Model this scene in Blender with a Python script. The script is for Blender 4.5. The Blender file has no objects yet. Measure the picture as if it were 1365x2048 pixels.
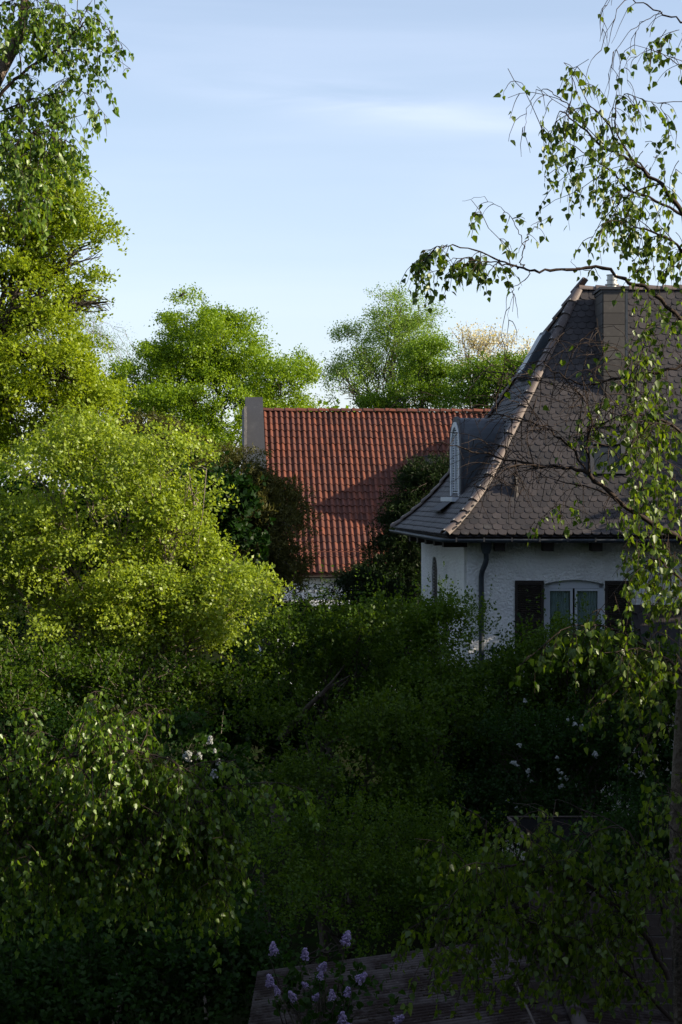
import bpy, math, random
import numpy as np
from mathutils import Vector, Matrix

random.seed(7)
RNG = np.random.default_rng(7)
sc = bpy.context.scene
C = sc.collection
R = math.radians

# ------------------------------------------------------------------ camera
FPX, CZ, HOR = 3413.0, 7.5, 980.0
cam = bpy.data.cameras.new('camera')
cam.sensor_fit = 'VERTICAL'
cam.sensor_height = 36.0
cam.lens = 36.0 * FPX / 2048
cam.shift_y = -(1024 - HOR) / 2048
cam.clip_start = 0.1
cam.clip_end = 6000
co = bpy.data.objects.new('camera', cam)
co.location = (0, 0, CZ)
co.rotation_euler = (R(90), 0, 0)
C.objects.link(co)
sc.camera = co

# ------------------------------------------------------------------ light
SUN_EL, SUN_AZ = R(24.7), R(102.0)      # azimuth clockwise from +Y
sdir = Vector((math.sin(SUN_AZ) * math.cos(SUN_EL), math.cos(SUN_AZ) * math.cos(SUN_EL), math.sin(SUN_EL)))
sl = bpy.data.lights.new('sun', 'SUN')
sl.energy = 5.0
sl.angle = R(0.5)
sl.color = (1.0, 0.86, 0.64)
so = bpy.data.objects.new('sun', sl)
so.rotation_euler = sdir.to_track_quat('Z', 'Y').to_euler()
so.location = (60, 0, 60)
C.objects.link(so)

world = bpy.data.worlds.new('World')
sc.world = world
world.use_nodes = True
nt = world.node_tree
nt.nodes.clear()
N = nt.nodes.new
Lk = nt.links.new
out = N('ShaderNodeOutputWorld')
bg = N('ShaderNodeBackground')
bg.inputs['Strength'].default_value = 0.098
sky = N('ShaderNodeTexSky')
sky.sky_type = 'NISHITA'
sky.sun_disc = False
sky.sun_elevation = SUN_EL
sky.sun_rotation = SUN_AZ
sky.altitude = 200
sky.air_density = 1.0
sky.dust_density = 1.2
sky.ozone_density = 1.2
# thin high cloud: one long soft streak and a faint veil, thicker towards the horizon
def vmath(op, a, b=None, c=None):
    n = N('ShaderNodeMath'); n.operation = op
    for k, x in enumerate((a, b, c)):
        if x is None: continue
        if isinstance(x, (int, float)): n.inputs[k].default_value = x
        else: Lk(x, n.inputs[k])
    return n.outputs[0]
def sky_noise(scale, vscale, detail, lo, hi):
    mp = N('ShaderNodeMapping'); mp.inputs['Scale'].default_value = vscale
    mp.inputs['Rotation'].default_value = (0, R(7), 0)
    nz = N('ShaderNodeTexNoise'); nz.inputs['Scale'].default_value = scale
    nz.inputs['Detail'].default_value = detail; nz.inputs['Roughness'].default_value = .5
    nz.inputs['Distortion'].default_value = .4
    Lk(tc.outputs['Generated'], mp.inputs['Vector']); Lk(mp.outputs[0], nz.inputs['Vector'])
    mr = N('ShaderNodeMapRange'); mr.interpolation_type = 'SMOOTHSTEP'
    mr.inputs['From Min'].default_value = lo; mr.inputs['From Max'].default_value = hi
    Lk(nz.outputs['Fac'], mr.inputs['Value'])
    return mr.outputs[0]
tc = N('ShaderNodeTexCoord')
sx = N('ShaderNodeSeparateXYZ'); Lk(tc.outputs['Generated'], sx.inputs[0])
zz = vmath('ADD', sx.outputs['Z'], vmath('MULTIPLY', sx.outputs['X'], .13))
band = vmath('MULTIPLY', vmath('SUBTRACT', zz, .222), 1 / .0105)
band = vmath('POWER', 2.718, vmath('MULTIPLY', vmath('MULTIPLY', band, band), -1))
band = vmath('MULTIPLY', band, sky_noise(5, (1.2, 1.2, 9), 5, .30, .62))
xg = vmath('MULTIPLY', vmath('SUBTRACT', sx.outputs['X'], .02), 1 / .11)
band = vmath('MULTIPLY', band, vmath('POWER', 2.718, vmath('MULTIPLY', vmath('MULTIPLY', xg, xg), -1)))
band = vmath('MULTIPLY', band, .32)
veil = vmath('MULTIPLY', sky_noise(2.2, (1, 1, 7), 5, .40, .72), .13)
hazef = vmath('MULTIPLY', vmath('POWER', 2.718, vmath('MULTIPLY', vmath('MAXIMUM', sx.outputs['Z'], 0.0), -6.5)), .30)
fac = vmath('MINIMUM', vmath('ADD', vmath('ADD', vmath('ADD', band, veil), hazef), .20), 1.0)
mx = N('ShaderNodeMix'); mx.data_type = 'RGBA'
mx.inputs['B'].default_value = (5.25, 5.75, 7.1, 1)
Lk(fac, mx.inputs['Factor'])
Lk(sky.outputs[0], mx.inputs['A'])
Lk(mx.outputs['Result'], bg.inputs['Color'])
Lk(bg.outputs[0], out.inputs[0])

sc.view_settings.view_transform = 'Standard'
sc.view_settings.look = 'None'
sc.view_settings.exposure = 0.97
sc.view_settings.gamma = 1.0
sc.view_settings.use_curve_mapping = False
sc.cycles.max_bounces = 7
sc.cycles.diffuse_bounces = 3
sc.cycles.glossy_bounces = 2
sc.cycles.transmission_bounces = 5
sc.cycles.transparent_max_bounces = 4

# ------------------------------------------------------------------ helpers
def P(px, py, d):
    return Vector(((px - 682.5) * d / FPX, d, CZ + (HOR - py) * d / FPX))

def mat(name, base, rough=0.8, var=None, noise=None, bump=None, spec=0.3, metallic=0.0, attr=None, extra=None):
    """base colour; noise=(scale, colour2, lo, hi); bump=(scale, strength, dist); attr=(dark, light) colours mixed by 'var'"""
    m = bpy.data.materials.new(name)
    m.use_nodes = True
    t = m.node_tree
    b = t.nodes['Principled BSDF']
    b.inputs['Roughness'].default_value = rough
    b.inputs['Specular IOR Level'].default_value = spec
    b.inputs['Metallic'].default_value = metallic
    geo = t.nodes.new('ShaderNodeNewGeometry')
    col = t.nodes.new('ShaderNodeRGB')
    col.outputs[0].default_value = (*base, 1)
    cur = col.outputs[0]
    if attr:
        a = t.nodes.new('ShaderNodeAttribute'); a.attribute_name = 'var'
        mm = t.nodes.new('ShaderNodeMix'); mm.data_type = 'RGBA'
        mm.inputs['A'].default_value = (*attr[0], 1); mm.inputs['B'].default_value = (*attr[1], 1)
        t.links.new(a.outputs['Fac'], mm.inputs['Factor'])
        cur = mm.outputs['Result']
    for nn in (noise or []):
        s, c2, lo, hi = nn[:4]
        n = t.nodes.new('ShaderNodeTexNoise')
        n.inputs['Scale'].default_value = s; n.inputs['Detail'].default_value = 7
        n.inputs['Roughness'].default_value = 0.62
        if len(nn) > 4:
            mpn = t.nodes.new('ShaderNodeMapping'); mpn.inputs['Scale'].default_value = nn[4]
            t.links.new(geo.outputs['Position'], mpn.inputs['Vector'])
            t.links.new(mpn.outputs[0], n.inputs['Vector'])
        else:
            t.links.new(geo.outputs['Position'], n.inputs['Vector'])
        mr = t.nodes.new('ShaderNodeMapRange')
        mr.inputs['From Min'].default_value = lo; mr.inputs['From Max'].default_value = hi
        t.links.new(n.outputs['Fac'], mr.inputs['Value'])
        mm = t.nodes.new('ShaderNodeMix'); mm.data_type = 'RGBA'
        t.links.new(mr.outputs[0], mm.inputs['Factor'])
        t.links.new(cur, mm.inputs['A'])
        mm.inputs['B'].default_value = (*c2, 1)
        cur = mm.outputs['Result']
    t.links.new(cur, b.inputs['Base Color'])
    if bump:
        s, st, di = bump[:3]
        n = t.nodes.new('ShaderNodeTexNoise')
        n.inputs['Scale'].default_value = s; n.inputs['Detail'].default_value = 5
        t.links.new(geo.outputs['Position'], n.inputs['Vector'])
        if len(bump) > 3:
            mpn = t.nodes.new('ShaderNodeMapping'); mpn.inputs['Scale'].default_value = bump[3]
            t.links.new(geo.outputs['Position'], mpn.inputs['Vector'])
            t.links.new(mpn.outputs[0], n.inputs['Vector'])
        bb = t.nodes.new('ShaderNodeBump')
        bb.inputs['Strength'].default_value = st; bb.inputs['Distance'].default_value = di
        t.links.new(n.outputs['Fac'], bb.inputs['Height'])
        t.links.new(bb.outputs[0], b.inputs['Normal'])
    return m

def leafmat(name, dark, light, trans=0.45, gloss=0.06, rough=0.45, tcol=1.5):
    m = bpy.data.materials.new(name)
    m.use_nodes = True
    t = m.node_tree
    t.nodes.clear()
    o = t.nodes.new('ShaderNodeOutputMaterial')
    a = t.nodes.new('ShaderNodeAttribute'); a.attribute_name = 'var'
    mm = t.nodes.new('ShaderNodeMix'); mm.data_type = 'RGBA'
    mm.inputs['A'].default_value = (*dark, 1); mm.inputs['B'].default_value = (*light, 1)
    t.links.new(a.outputs['Fac'], mm.inputs['Factor'])
    d = t.nodes.new('ShaderNodeBsdfDiffuse')
    tr = t.nodes.new('ShaderNodeBsdfTranslucent')
    tm = t.nodes.new('ShaderNodeMix'); tm.data_type = 'RGBA'; tm.blend_type = 'MULTIPLY'
    tm.inputs['Factor'].default_value = 1
    tm.inputs['B'].default_value = (tcol * 1.15, tcol * 1.1, tcol * 0.45, 1)
    t.links.new(mm.outputs['Result'], tm.inputs['A'])
    t.links.new(mm.outputs['Result'], d.inputs['Color'])
    t.links.new(tm.outputs['Result'], tr.inputs['Color'])
    ms = t.nodes.new('ShaderNodeMixShader'); ms.inputs[0].default_value = trans
    t.links.new(d.outputs[0], ms.inputs[1]); t.links.new(tr.outputs[0], ms.inputs[2])
    g = t.nodes.new('ShaderNodeBsdfGlossy'); g.inputs['Roughness'].default_value = rough
    g.inputs['Color'].default_value = (0.8, 0.85, 0.8, 1)
    m2 = t.nodes.new('ShaderNodeMixShader'); m2.inputs[0].default_value = gloss
    t.links.new(ms.outputs[0], m2.inputs[1]); t.links.new(g.outputs[0], m2.inputs[2])
    t.links.new(m2.outputs[0], o.inputs[0])
    return m

def link(o, parent=None):
    C.objects.link(o)
    if parent is not None:
        o.parent = parent
    return o

def tag(o, label=None, cat=None, group=None, kind=None):
    if label: o['label'] = label
    if cat: o['category'] = cat
    if group: o['group'] = group
    if kind: o['kind'] = kind
    return o

def empty(name, loc=(0, 0, 0), label=None, cat=None, group=None, kind=None):
    o = bpy.data.objects.new(name, None)
    o.location = loc
    link(o)
    return tag(o, label, cat, group, kind)

def finish(name, me, m, parent, smooth=False):
    if m is not None: me.materials.append(m)
    if smooth:
        me.polygons.foreach_set('use_smooth', [True] * len(me.polygons))
    o = bpy.data.objects.new(name, me)
    link(o, parent)
    if parent is not None:
        o.matrix_parent_inverse = Matrix.Translation(-parent.location) if parent.type == 'EMPTY' else Matrix.Identity(4)
    return o

class MB:
    def __init__(s): s.v = []; s.f = []
    def add(s, vs, fs):
        n = len(s.v)
        s.v += [tuple(x) for x in vs]
        s.f += [tuple(n + i for i in f) for f in fs]
        return s
    def box(s, c, sx, sy, sz, ax=None):
        """box centred at c, full sizes, axes ax=(X,Y,Z) vectors"""
        X, Y, Z = ax or (Vector((1, 0, 0)), Vector((0, 1, 0)), Vector((0, 0, 1)))
        c = Vector(c)
        vs = [c + X * (sx / 2 * a) + Y * (sy / 2 * b) + Z * (sz / 2 * d) for a in (-1, 1) for b in (-1, 1) for d in (-1, 1)]
        return s.add(vs, [(0, 1, 3, 2), (4, 6, 7, 5), (0, 4, 5, 1), (2, 3, 7, 6), (0, 2, 6, 4), (1, 5, 7, 3)])
    def prism(s, poly, ext):
        """closed polygon (list of Vectors) extruded by vector ext"""
        n = len(poly); ext = Vector(ext)
        vs = [Vector(p) for p in poly] + [Vector(p) + ext for p in poly]
        fs = [tuple(range(n))[::-1], tuple(range(n, 2 * n))] + [(i, (i + 1) % n, n + (i + 1) % n, n + i) for i in range(n)]
        return s.add(vs, fs)
    def tube(s, pts, rad, n=8, cap=True):
        pts = [Vector(p) for p in pts]
        if not hasattr(rad, '__len__'): rad = [rad] * len(pts)
        vs = []; fs = []
        up = Vector((0.13, 0.31, 0.94)).normalized()
        for i, p in enumerate(pts):
            d = (pts[min(i + 1, len(pts) - 1)] - pts[max(i - 1, 0)]).normalized()
            if abs(d.dot(up)) > 0.97: up = Vector((1, 0.1, 0)).normalized()
            a = d.cross(up).normalized(); b = d.cross(a).normalized()
            for k in range(n):
                w = 2 * math.pi * k / n
                vs.append(p + (a * math.cos(w) + b * math.sin(w)) * rad[i])
        for i in range(len(pts) - 1):
            for k in range(n):
                fs.append((i * n + k, i * n + (k + 1) % n, (i + 1) * n + (k + 1) % n, (i + 1) * n + k))
        if cap:
            fs.append(tuple(range(n))); fs.append(tuple(range((len(pts) - 1) * n, len(pts) * n))[::-1])
        return s.add(vs, fs)
    def build(s, name, m, parent=None, smooth=False, var=None):
        me = bpy.data.meshes.new(name)
        me.from_pydata(s.v, [], s.f)
        me.update()
        if var is not None:
            a = me.attributes.new('var', 'FLOAT', 'POINT')
            a.data.foreach_set('value', np.full(len(s.v), var, dtype=np.float32) if not hasattr(var, '__len__') else np.asarray(var, dtype=np.float32))
        return finish(name, me, m, parent, smooth)

def np_mesh(name, verts, faces, var=None, k=4):
    """verts (n,3), faces (m,k) uniform polygon size"""
    me = bpy.data.meshes.new(name)
    nv, nf = len(verts), len(faces)
    me.vertices.add(nv); me.loops.add(nf * k); me.polygons.add(nf)
    me.vertices.foreach_set('co', np.ascontiguousarray(verts, dtype=np.float32).ravel())
    me.loops.foreach_set('vertex_index', np.ascontiguousarray(faces, dtype=np.int32).ravel())
    me.polygons.foreach_set('loop_start', np.arange(0, nf * k, k, dtype=np.int32))
    me.polygons.foreach_set('loop_total', np.full(nf, k, dtype=np.int32))
    me.update(calc_edges=True)
    if var is not None:
        a = me.attributes.new('var', 'FLOAT', 'POINT')
        a.data.foreach_set('value', np.ascontiguousarray(var, dtype=np.float32))
    return me

def nrm(a):
    return a / np.maximum(np.linalg.norm(a, axis=-1, keepdims=True), 1e-9)

# leaf outlines in (across, along, up) units of leaf length
LEAF_OVAL = (np.array([[0, 0, 0], [-.36, .45, .10], [0, 1, -.06], [.36, .45, .10]]), np.array([[0, 3, 2, 1]]))
LEAF_NARROW = (np.array([[0, 0, 0], [-.13, .4, .03], [0, 1, 0], [.13, .4, .03]]), np.array([[0, 3, 2, 1]]))
LEAF_BROAD = (np.array([[0, 0, 0], [-.5, .25, .12], [-.38, .75, .05], [0, 1, -.1], [.38, .75, .05], [.5, .25, .12]]),
              np.array([[0, 3, 2, 1], [0, 5, 4, 3]]))
LEAF_BIRCH = (np.array([[0, 0, 0], [-.42, .22, .07], [-.30, .58, .05], [0, 1.05, -.10], [.30, .58, .05], [.42, .22, .07]]),
              np.array([[0, 3, 2, 1], [0, 5, 4, 3]]))

def leaves(base, axis, normal, size, shape, var):
    """-> verts, faces, var arrays"""
    S, F = shape
    n = len(base); k = len(S)
    axis = nrm(axis)
    side = nrm(np.cross(axis, normal))
    nor = np.cross(side, axis)
    v = base[:, None, :] + size[:, None, None] * (side[:, None, :] * S[None, :, 0, None] + axis[:, None, :] * S[None, :, 1, None] + nor[:, None, :] * S[None, :, 2, None])
    f = F[None, :, :] + (np.arange(n) * k)[:, None, None]
    return v.reshape(-1, 3), f.reshape(-1, 4), np.repeat(var, k)

def twig_tubes(pts, rad, sides=3):
    """pts (n,K,3), rad (n,K)"""
    n, K, _ = pts.shape
    d = nrm(np.gradient(pts, axis=1))
    up = np.array([0.21, 0.43, 0.88])
    a = nrm(np.cross(d, up)); b = np.cross(d, a)
    w = np.arange(sides) * 2 * np.pi / sides
    v = pts[:, :, None, :] + rad[:, :, None, None] * (a[:, :, None, :] * np.cos(w)[None, None, :, None] + b[:, :, None, :] * np.sin(w)[None, None, :, None])
    idx = np.arange(n * K * sides).reshape(n, K, sides)
    nx = np.roll(idx, -1, axis=2)
    f = np.stack([idx[:, :-1], nx[:, :-1], nx[:, 1:], idx[:, 1:]], axis=-1)
    return v.reshape(-1, 3), f.reshape(-1, 4)

def rdir(n, rng):
    return nrm(rng.normal(size=(n, 3)))

def lobe_points(lobes, n, rng, lo=0.35, gap=0.0, gth=-.1):
    """random points in ellipsoid lobes, biased to the shell, with their outward directions"""
    w = np.array([(l[3] * l[4] * l[5]) ** (2 / 3) * (l[6] if len(l) > 6 else 1) for l in lobes]); w = w / w.sum()
    which = rng.choice(len(lobes), n, p=w)
    L = np.array([l[:6] for l in lobes])[which]
    d = rdir(n, rng)
    r = lo + (1 - lo) * rng.random(n) ** 0.55
    # rough outline: directional lumps
    ph = which * 1.7
    lump = 1 + .13 * np.sin(4.1 * d[:, 0] + 3 * d[:, 2] + ph) + .10 * np.sin(7.3 * d[:, 2] - 5 * d[:, 1] + 2 * ph) + .07 * np.sin(13 * d[:, 0] + 11 * d[:, 1] + ph)
    p = L[:, :3] + d * L[:, 3:6] * (r * lump)[:, None]
    if gap > 0:
        f = 2 * np.pi / gap
        g = np.sin(p[:, 0] * f + 1.3 * np.sin(p[:, 2] * f * .7)) + np.sin(p[:, 1] * f * 1.1 + 2.1) + np.sin(p[:, 2] * f * 1.3 + 1.7 * np.sin(p[:, 0] * f * .6))
        keep = g > gth
        p, d, r = p[keep], d[keep], r[keep]
    return p, d, r

def branch_curve(a, b, rng, sag=0.0, k=7, wob=0.06):
    a = np.array(a, float); b = np.array(b, float)
    t = np.linspace(0, 1, k)[:, None]
    L = np.linalg.norm(b - a)
    c = a + (b - a) * t
    c[:, 2] += (np.sin(t[:, 0] * np.pi) * sag * L)
    c[1:-1] += rng.normal(size=(k - 2, 3)) * wob * L * 0.5
    return c

def make_plant(name, label, cat, base, lobes, n, m, L, leaf, shape, lm, bm, rng,
               up=0.5, outw=0.7, droop=0.0, spread=0.5, trunk_r=0.15, fork=None, gap=0.0, lo=0.35, group=None,
               twig_r=0.004, limbs=True, nup=0.6, clump=(34, 1.25), gth=-.2, shoots=0.0, tiers=True, vr=(0.0, 1.0), clip=None, nlimb=None, twigs=True):
    """a tree or shrub: trunk, one 'branch' mesh per limb, twigs and a crown of separate leaves.
    n sprays with m leaves each, spray length L, leaf = leaf length"""
    base = Vector(base)
    root = empty(name, base, label, cat, group)
    sh = .55 * clump[1] * L      # the clumps stand out from the lobes
    lobes = [(l[0], l[1], l[2], max(l[3] - sh, l[3] * .45), max(l[4] - sh, l[4] * .45), max(l[5] - sh * .8, l[5] * .45)) + tuple(l[6:]) for l in lobes]
    lob = np.array([l[:6] for l in lobes])
    cen = lob[:, :3].mean(axis=0)
    fork = np.array(fork) if fork is not None else np.array([base.x * .6 + cen[0] * .4, base.y * .6 + cen[1] * .4, base.z + (cen[2] - base.z) * .55])
    if trunk_r > 0:
        tr = branch_curve(base, fork, rng, k=8, wob=0.025)
        rr = np.linspace(trunk_r, trunk_r * .62, 8); rr[0] *= 1.35
        MB().tube(tr, list(rr), 10).build('trunk', bm, root, True)
    per, crad = clump
    cp, cd, r = lobe_points(lobes, max(8, n // per), rng, lo, gap, gth)
    ci = np.repeat(np.arange(len(cp)), per)
    csz = (crad * L * (0.55 + 1.0 * rng.random(len(cp)) ** 1.5))[ci]
    hd = nrm(rdir(len(ci), rng) + cd[ci] * .45 + np.array([0, 0, .62]))
    rel = hd * np.array([1.15, 1.15, .72]) * (csz * (.55 + .5 * rng.random(len(ci)) ** .6))[:, None]
    p = cp[ci] + rel
    d = nrm(cd[ci] * .35 + hd * 1.1); r = r[ci]
    if clip is not None:
        kp = clip(p); p, d, r = p[kp], d[kp], r[kp]
    n = len(p)
    if limbs:
        for i, l in enumerate(lob[:nlimb] if nlimb else lob):
            e = l[:3] + np.array([rng.normal() * .2, rng.normal() * .2, .35]) * l[3:6]
            c = branch_curve(fork, e, rng, sag=0.08, k=8)
            r0 = max(trunk_r * .55, .018)
            b = MB().tube(c, list(np.linspace(r0, r0 * .2, 8)), 7)
            ns = 10
            for q in range(ns):
                t0 = c[rng.integers(2, 7)]
                ee = l[:3] + rdir(1, rng)[0] * l[3:6] * .85
                cc = branch_curve(t0, ee, rng, sag=0.10, k=6, wob=.12)
                b.tube(cc, list(np.linspace(r0 * .38, r0 * .08, 6)), 5)
            b.build('branch', bm, root, True)
    # sprays
    D = nrm(d * outw + np.array([0, 0, up]) + rdir(n, rng) * 0.55)
    Ls = L * (0.6 + 0.8 * rng.random(n))
    if shoots > 0:
        sq = rng.random(n) < shoots
        Ls[sq] *= 2.0 + rng.random(sq.sum())
        D[sq] = nrm(D[sq] * .45 + np.array([0, 0, 1.0]))
        shootmask = np.where(sq, .35, 1.0)
    else:
        shootmask = np.ones(n)
    K = 4
    tt = np.linspace(0, 1, K)
    pts = p[:, None, :] + D[:, None, :] * (tt[None, :, None] * Ls[:, None, None])
    pts[:, :, 2] -= droop * (tt[None, :] ** 2) * Ls[:, None]
    if twigs:
        tq = pts[::3][:, [0, 2, 3]]
        v, f = twig_tubes(tq, np.tile(np.linspace(twig_r * 1.2, twig_r * .5, 3), (len(tq), 1)))
        o = finish('twigs', np_mesh('twigs', v, f), bm, root, False); o['kind'] = 'stuff'
    t = rng.random((n, m)) ** 0.8
    bp = p[:, None, :] + D[:, None, :] * (t * Ls[:, None])[:, :, None]
    bp[:, :, 2] -= droop * t ** 2 * Ls[:, None]
    bp += rng.normal(size=bp.shape) * (spread * L * 0.30) * shootmask[:, None, None]
    bp = bp.reshape(-1, 3)
    DD = np.repeat(D, m, axis=0)
    ax = nrm(DD * 0.6 + rdir(len(bp), rng) + np.array([0, 0, -droop * .8]))
    no = nrm(rdir(len(bp), rng) * .8 + np.array([0, 0, nup]) + np.repeat(d, m, axis=0) * .5)
    sz = leaf * (0.65 + 0.7 * rng.random(len(bp)))
    va = vr[0] + (vr[1] - vr[0]) * np.clip(np.repeat(rng.random(n) * .35 + rng.random(len(cp))[ci[:n]] * .3, m) + rng.random(len(bp)) * .35, 0, 1)
    v, f, vv = leaves(bp, ax, no, sz, shape, va)
    o = finish('crown', np_mesh('crown', v, f, vv), lm, root); o['kind'] = 'stuff'
    return root

def lp(px, py, d, rx, ry, rd, w=1.0):
    """ellipsoid lobe from the picture position, radii rx, ry in picture units, depth radius rd in metres"""
    p = P(px, py, d)
    return (p.x, p.y, p.z, rx * d / FPX, rd, ry * d / FPX, w)

# ------------------------------------------------------------------ materials
M = {}
M['tile_dark'] = mat('dark_clay', (.075, .062, .058), .62, attr=((.026, .023, .025), (.047, .040, .041)),
                     noise=[(5, (.07, .068, .066), .58, .85), (1.6, (.020, .020, .022), .50, .72), (7, (.10, .10, .092), .66, .80, (1, 1, .4)), (55, (.15, .15, .145), .66, .80)], bump=(90, .35, .004), spec=.35)
M['ridge_dark'] = mat('dark_ridge_clay', (.15, .11, .10), .6, attr=((.075, .060, .057), (.14, .11, .10)),
                      noise=[(14, (.24, .22, .21), .58, .82)], bump=(70, .3, .004))
M['tile_red'] = mat('red_clay', (.30, .08, .045), .6, attr=((.062, .018, .010), (.125, .035, .017)),
                    noise=[(1.2, (.085, .028, .02), .48, .72), (26, (.07, .04, .035), .62, .80), (3.5, (.045, .030, .024), .60, .80, (1, 1, .45))], bump=(60, .25, .004), spec=.35)
M['plaster'] = mat('white_roughcast', (.80, .80, .80), .92, noise=[(2.1, (.66, .66, .67), .52, .75), (5, (.40, .36, .33), .64, .85, (1.4, 1.4, .22))],
                   bump=(19, 1.0, .06), spec=.15)
M['plaster_far'] = mat('pale_render', (.62, .64, .67), .9, noise=[(1.4, (.5, .5, .5), .5, .8)], spec=.1)
M['zinc'] = mat('dark_zinc', (.040, .048, .060), .55, noise=[(6, (.065, .078, .092), .5, .75)], spec=.3, bump=(12, .1, .01))
M['zinc_mid'] = mat('grey_sheet_metal', (.026, .028, .035), .7, noise=[(3, (.045, .048, .056), .5, .78, (1, 1, .3))], spec=.45)
M['clip'] = mat('zinc_clip', (.30, .29, .28), .5)
M['steel'] = mat('flue_steel', (.34, .34, .33), .4, metallic=.8, spec=.5)
M['wood_dark'] = mat('black_brown_wood', (.020, .015, .013), .7, noise=[(14, (.035, .026, .02), .5, .7)])
M['white'] = mat('white_paint', (.50, .53, .58), .5, spec=.3)
M['dark_glass'] = mat('dark_skylight_glass', (.02, .024, .028), .25, spec=.35)
M['glass'] = bpy.data.materials.new('window_glass')
M['glass'].use_nodes = True
_t = M['glass'].node_tree; _t.nodes.clear()
_o = _t.nodes.new('ShaderNodeOutputMaterial'); _m = _t.nodes.new('ShaderNodeMixShader'); _m.inputs[0].default_value = .14
_a = _t.nodes.new('ShaderNodeBsdfTransparent'); _a.inputs[0].default_value = (.85, .9, .9, 1)
_g = _t.nodes.new('ShaderNodeBsdfGlossy'); _g.inputs['Roughness'].default_value = .04
_t.links.new(_a.outputs[0], _m.inputs[1]); _t.links.new(_g.outputs[0], _m.inputs[2]); _t.links.new(_m.outputs[0], _o.inputs[0])
M['curtain'] = mat('net_curtain', (.50, .56, .57), .9, noise=[(20, (.2, .26, .27), .4, .7, (4, 4, .3))])
M['slab'] = mat('fibre_cement_slab', (.08, .075, .07), .8, attr=((.055, .050, .048), (.085, .078, .073)), noise=[(7, (.11, .10, .09), .55, .8)])
M['bark_dark'] = mat('dark_bark', (.045, .035, .028), .9, noise=[(12, (.09, .075, .06), .5, .7)], bump=(30, .8, .02))
M['bark_grey'] = mat('grey_bark', (.17, .145, .12), .9, noise=[(6, (.07, .055, .045), .5, .62), (25, (.26, .24, .21), .6, .75)], bump=(22, 1, .03, (1, 1, .35)))
M['twig_pale'] = mat('pale_twig', (.16, .13, .10), .85, noise=[(8, (.28, .25, .21), .5, .7)])
M['birch_bark'] = mat('birch_bark', (.14, .105, .085), .85, noise=[(9, (.04, .032, .028), .50, .62, (1, 1, .5)), (14, (.26, .22, .19), .60, .75)], bump=(26, 1.0, .05))
M['birch_twig'] = mat('birch_twig', (.034, .022, .017), .85, noise=[(20, (.07, .055, .045), .55, .7)])
M['corrugated'] = mat('old_fibre_cement', (.066, .054, .053), .95, noise=[(2.6, (.020, .012, .010), .42, .54), (30, (.13, .115, .11), .6, .8)], bump=(60, .5, .01))
M['moss'] = mat('brown_moss', (.020, .013, .008), 1.0, noise=[(40, (.038, .026, .014), .5, .7)], bump=(80, 1, .02))
M['ground'] = mat('garden_soil', (.014, .016, .008), 1.0, spec=0, noise=[(1.5, (.012, .024, .006), .45, .6), (12, (.022, .017, .011), .55, .75)], bump=(8, 1, .05))
M['boards'] = mat('weathered_boards', (.075, .058, .052), .85, noise=[(10, (.13, .11, .10), .5, .75, (.4, 1, 6))], bump=(40, .5, .01))
M['black_felt'] = mat('roofing_felt', (.007, .007, .007), 1.0, noise=[(10, (.014, .013, .012), .5, .7)], spec=.05)
M['lilac'] = mat('lilac_floret', (.30, .20, .44), .7, attr=((.20, .14, .32), (.48, .40, .60)))
M['white_flower'] = mat('white_floret', (.7, .7, .7), .7, attr=((.20, .22, .21), (.45, .46, .45)))
M['stone_wall'] = mat('grey_render', (.16, .15, .145), .9, noise=[(3, (.09, .085, .08), .45, .7)], bump=(20, .6, .02))
M['far_render'] = mat('ochre_render', (.50, .45, .36), .9, noise=[(1, (.42, .38, .32), .5, .8)])

LM = {}
LM['birch'] = leafmat('birch_leaf', (.032, .072, .005), (.130, .190, .014), .45, .035, .42)  # right birch kept darker, its shade put into the leaf colour
LM['birch_lit'] = leafmat('lit_birch_leaf', (.050, .115, .008), (.165, .255, .024), .42, .04, .42)  # left birch copy made brighter, sunlight put into the leaf colour
LM['maple'] = leafmat('maple_leaf', (.115, .180, .008), (.27, .34, .018), .45, .02)
LM['lime'] = leafmat('lime_leaf', (.085, .165, .006), (.21, .30, .015), .42, .02)
LM['pale'] = leafmat('pale_leaf', (.11, .20, .025), (.20, .30, .05), .4, .02)
LM['green'] = leafmat('green_leaf', (.055, .120, .007), (.14, .22, .015), .38, .02)
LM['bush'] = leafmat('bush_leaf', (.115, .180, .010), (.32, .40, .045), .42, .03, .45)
LM['shade'] = leafmat('shrub_leaf', (.012, .042, .003), (.085, .140, .009), .36, .015)  # green darkened so the shaded shrubs read deeper in shadow
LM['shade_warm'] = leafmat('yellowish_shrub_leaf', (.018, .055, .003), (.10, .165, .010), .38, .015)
LM['dim'] = leafmat('shade_dark_leaf', (.006, .022, .004), (.030, .070, .010), .34, .01)  # very dark green, deep shade painted into the leaf colour
LM['yew'] = leafmat('yew_needle', (.006, .014, .004), (.020, .036, .009), .15, .01)
LM['yew_brown'] = leafmat('browned_yew_needle', (.026, .032, .008), (.105, .098, .026), .22, .01)
LM['cream'] = leafmat('cream_blossom', (.38, .33, .20), (.62, .56, .40), .3, .02)

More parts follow.
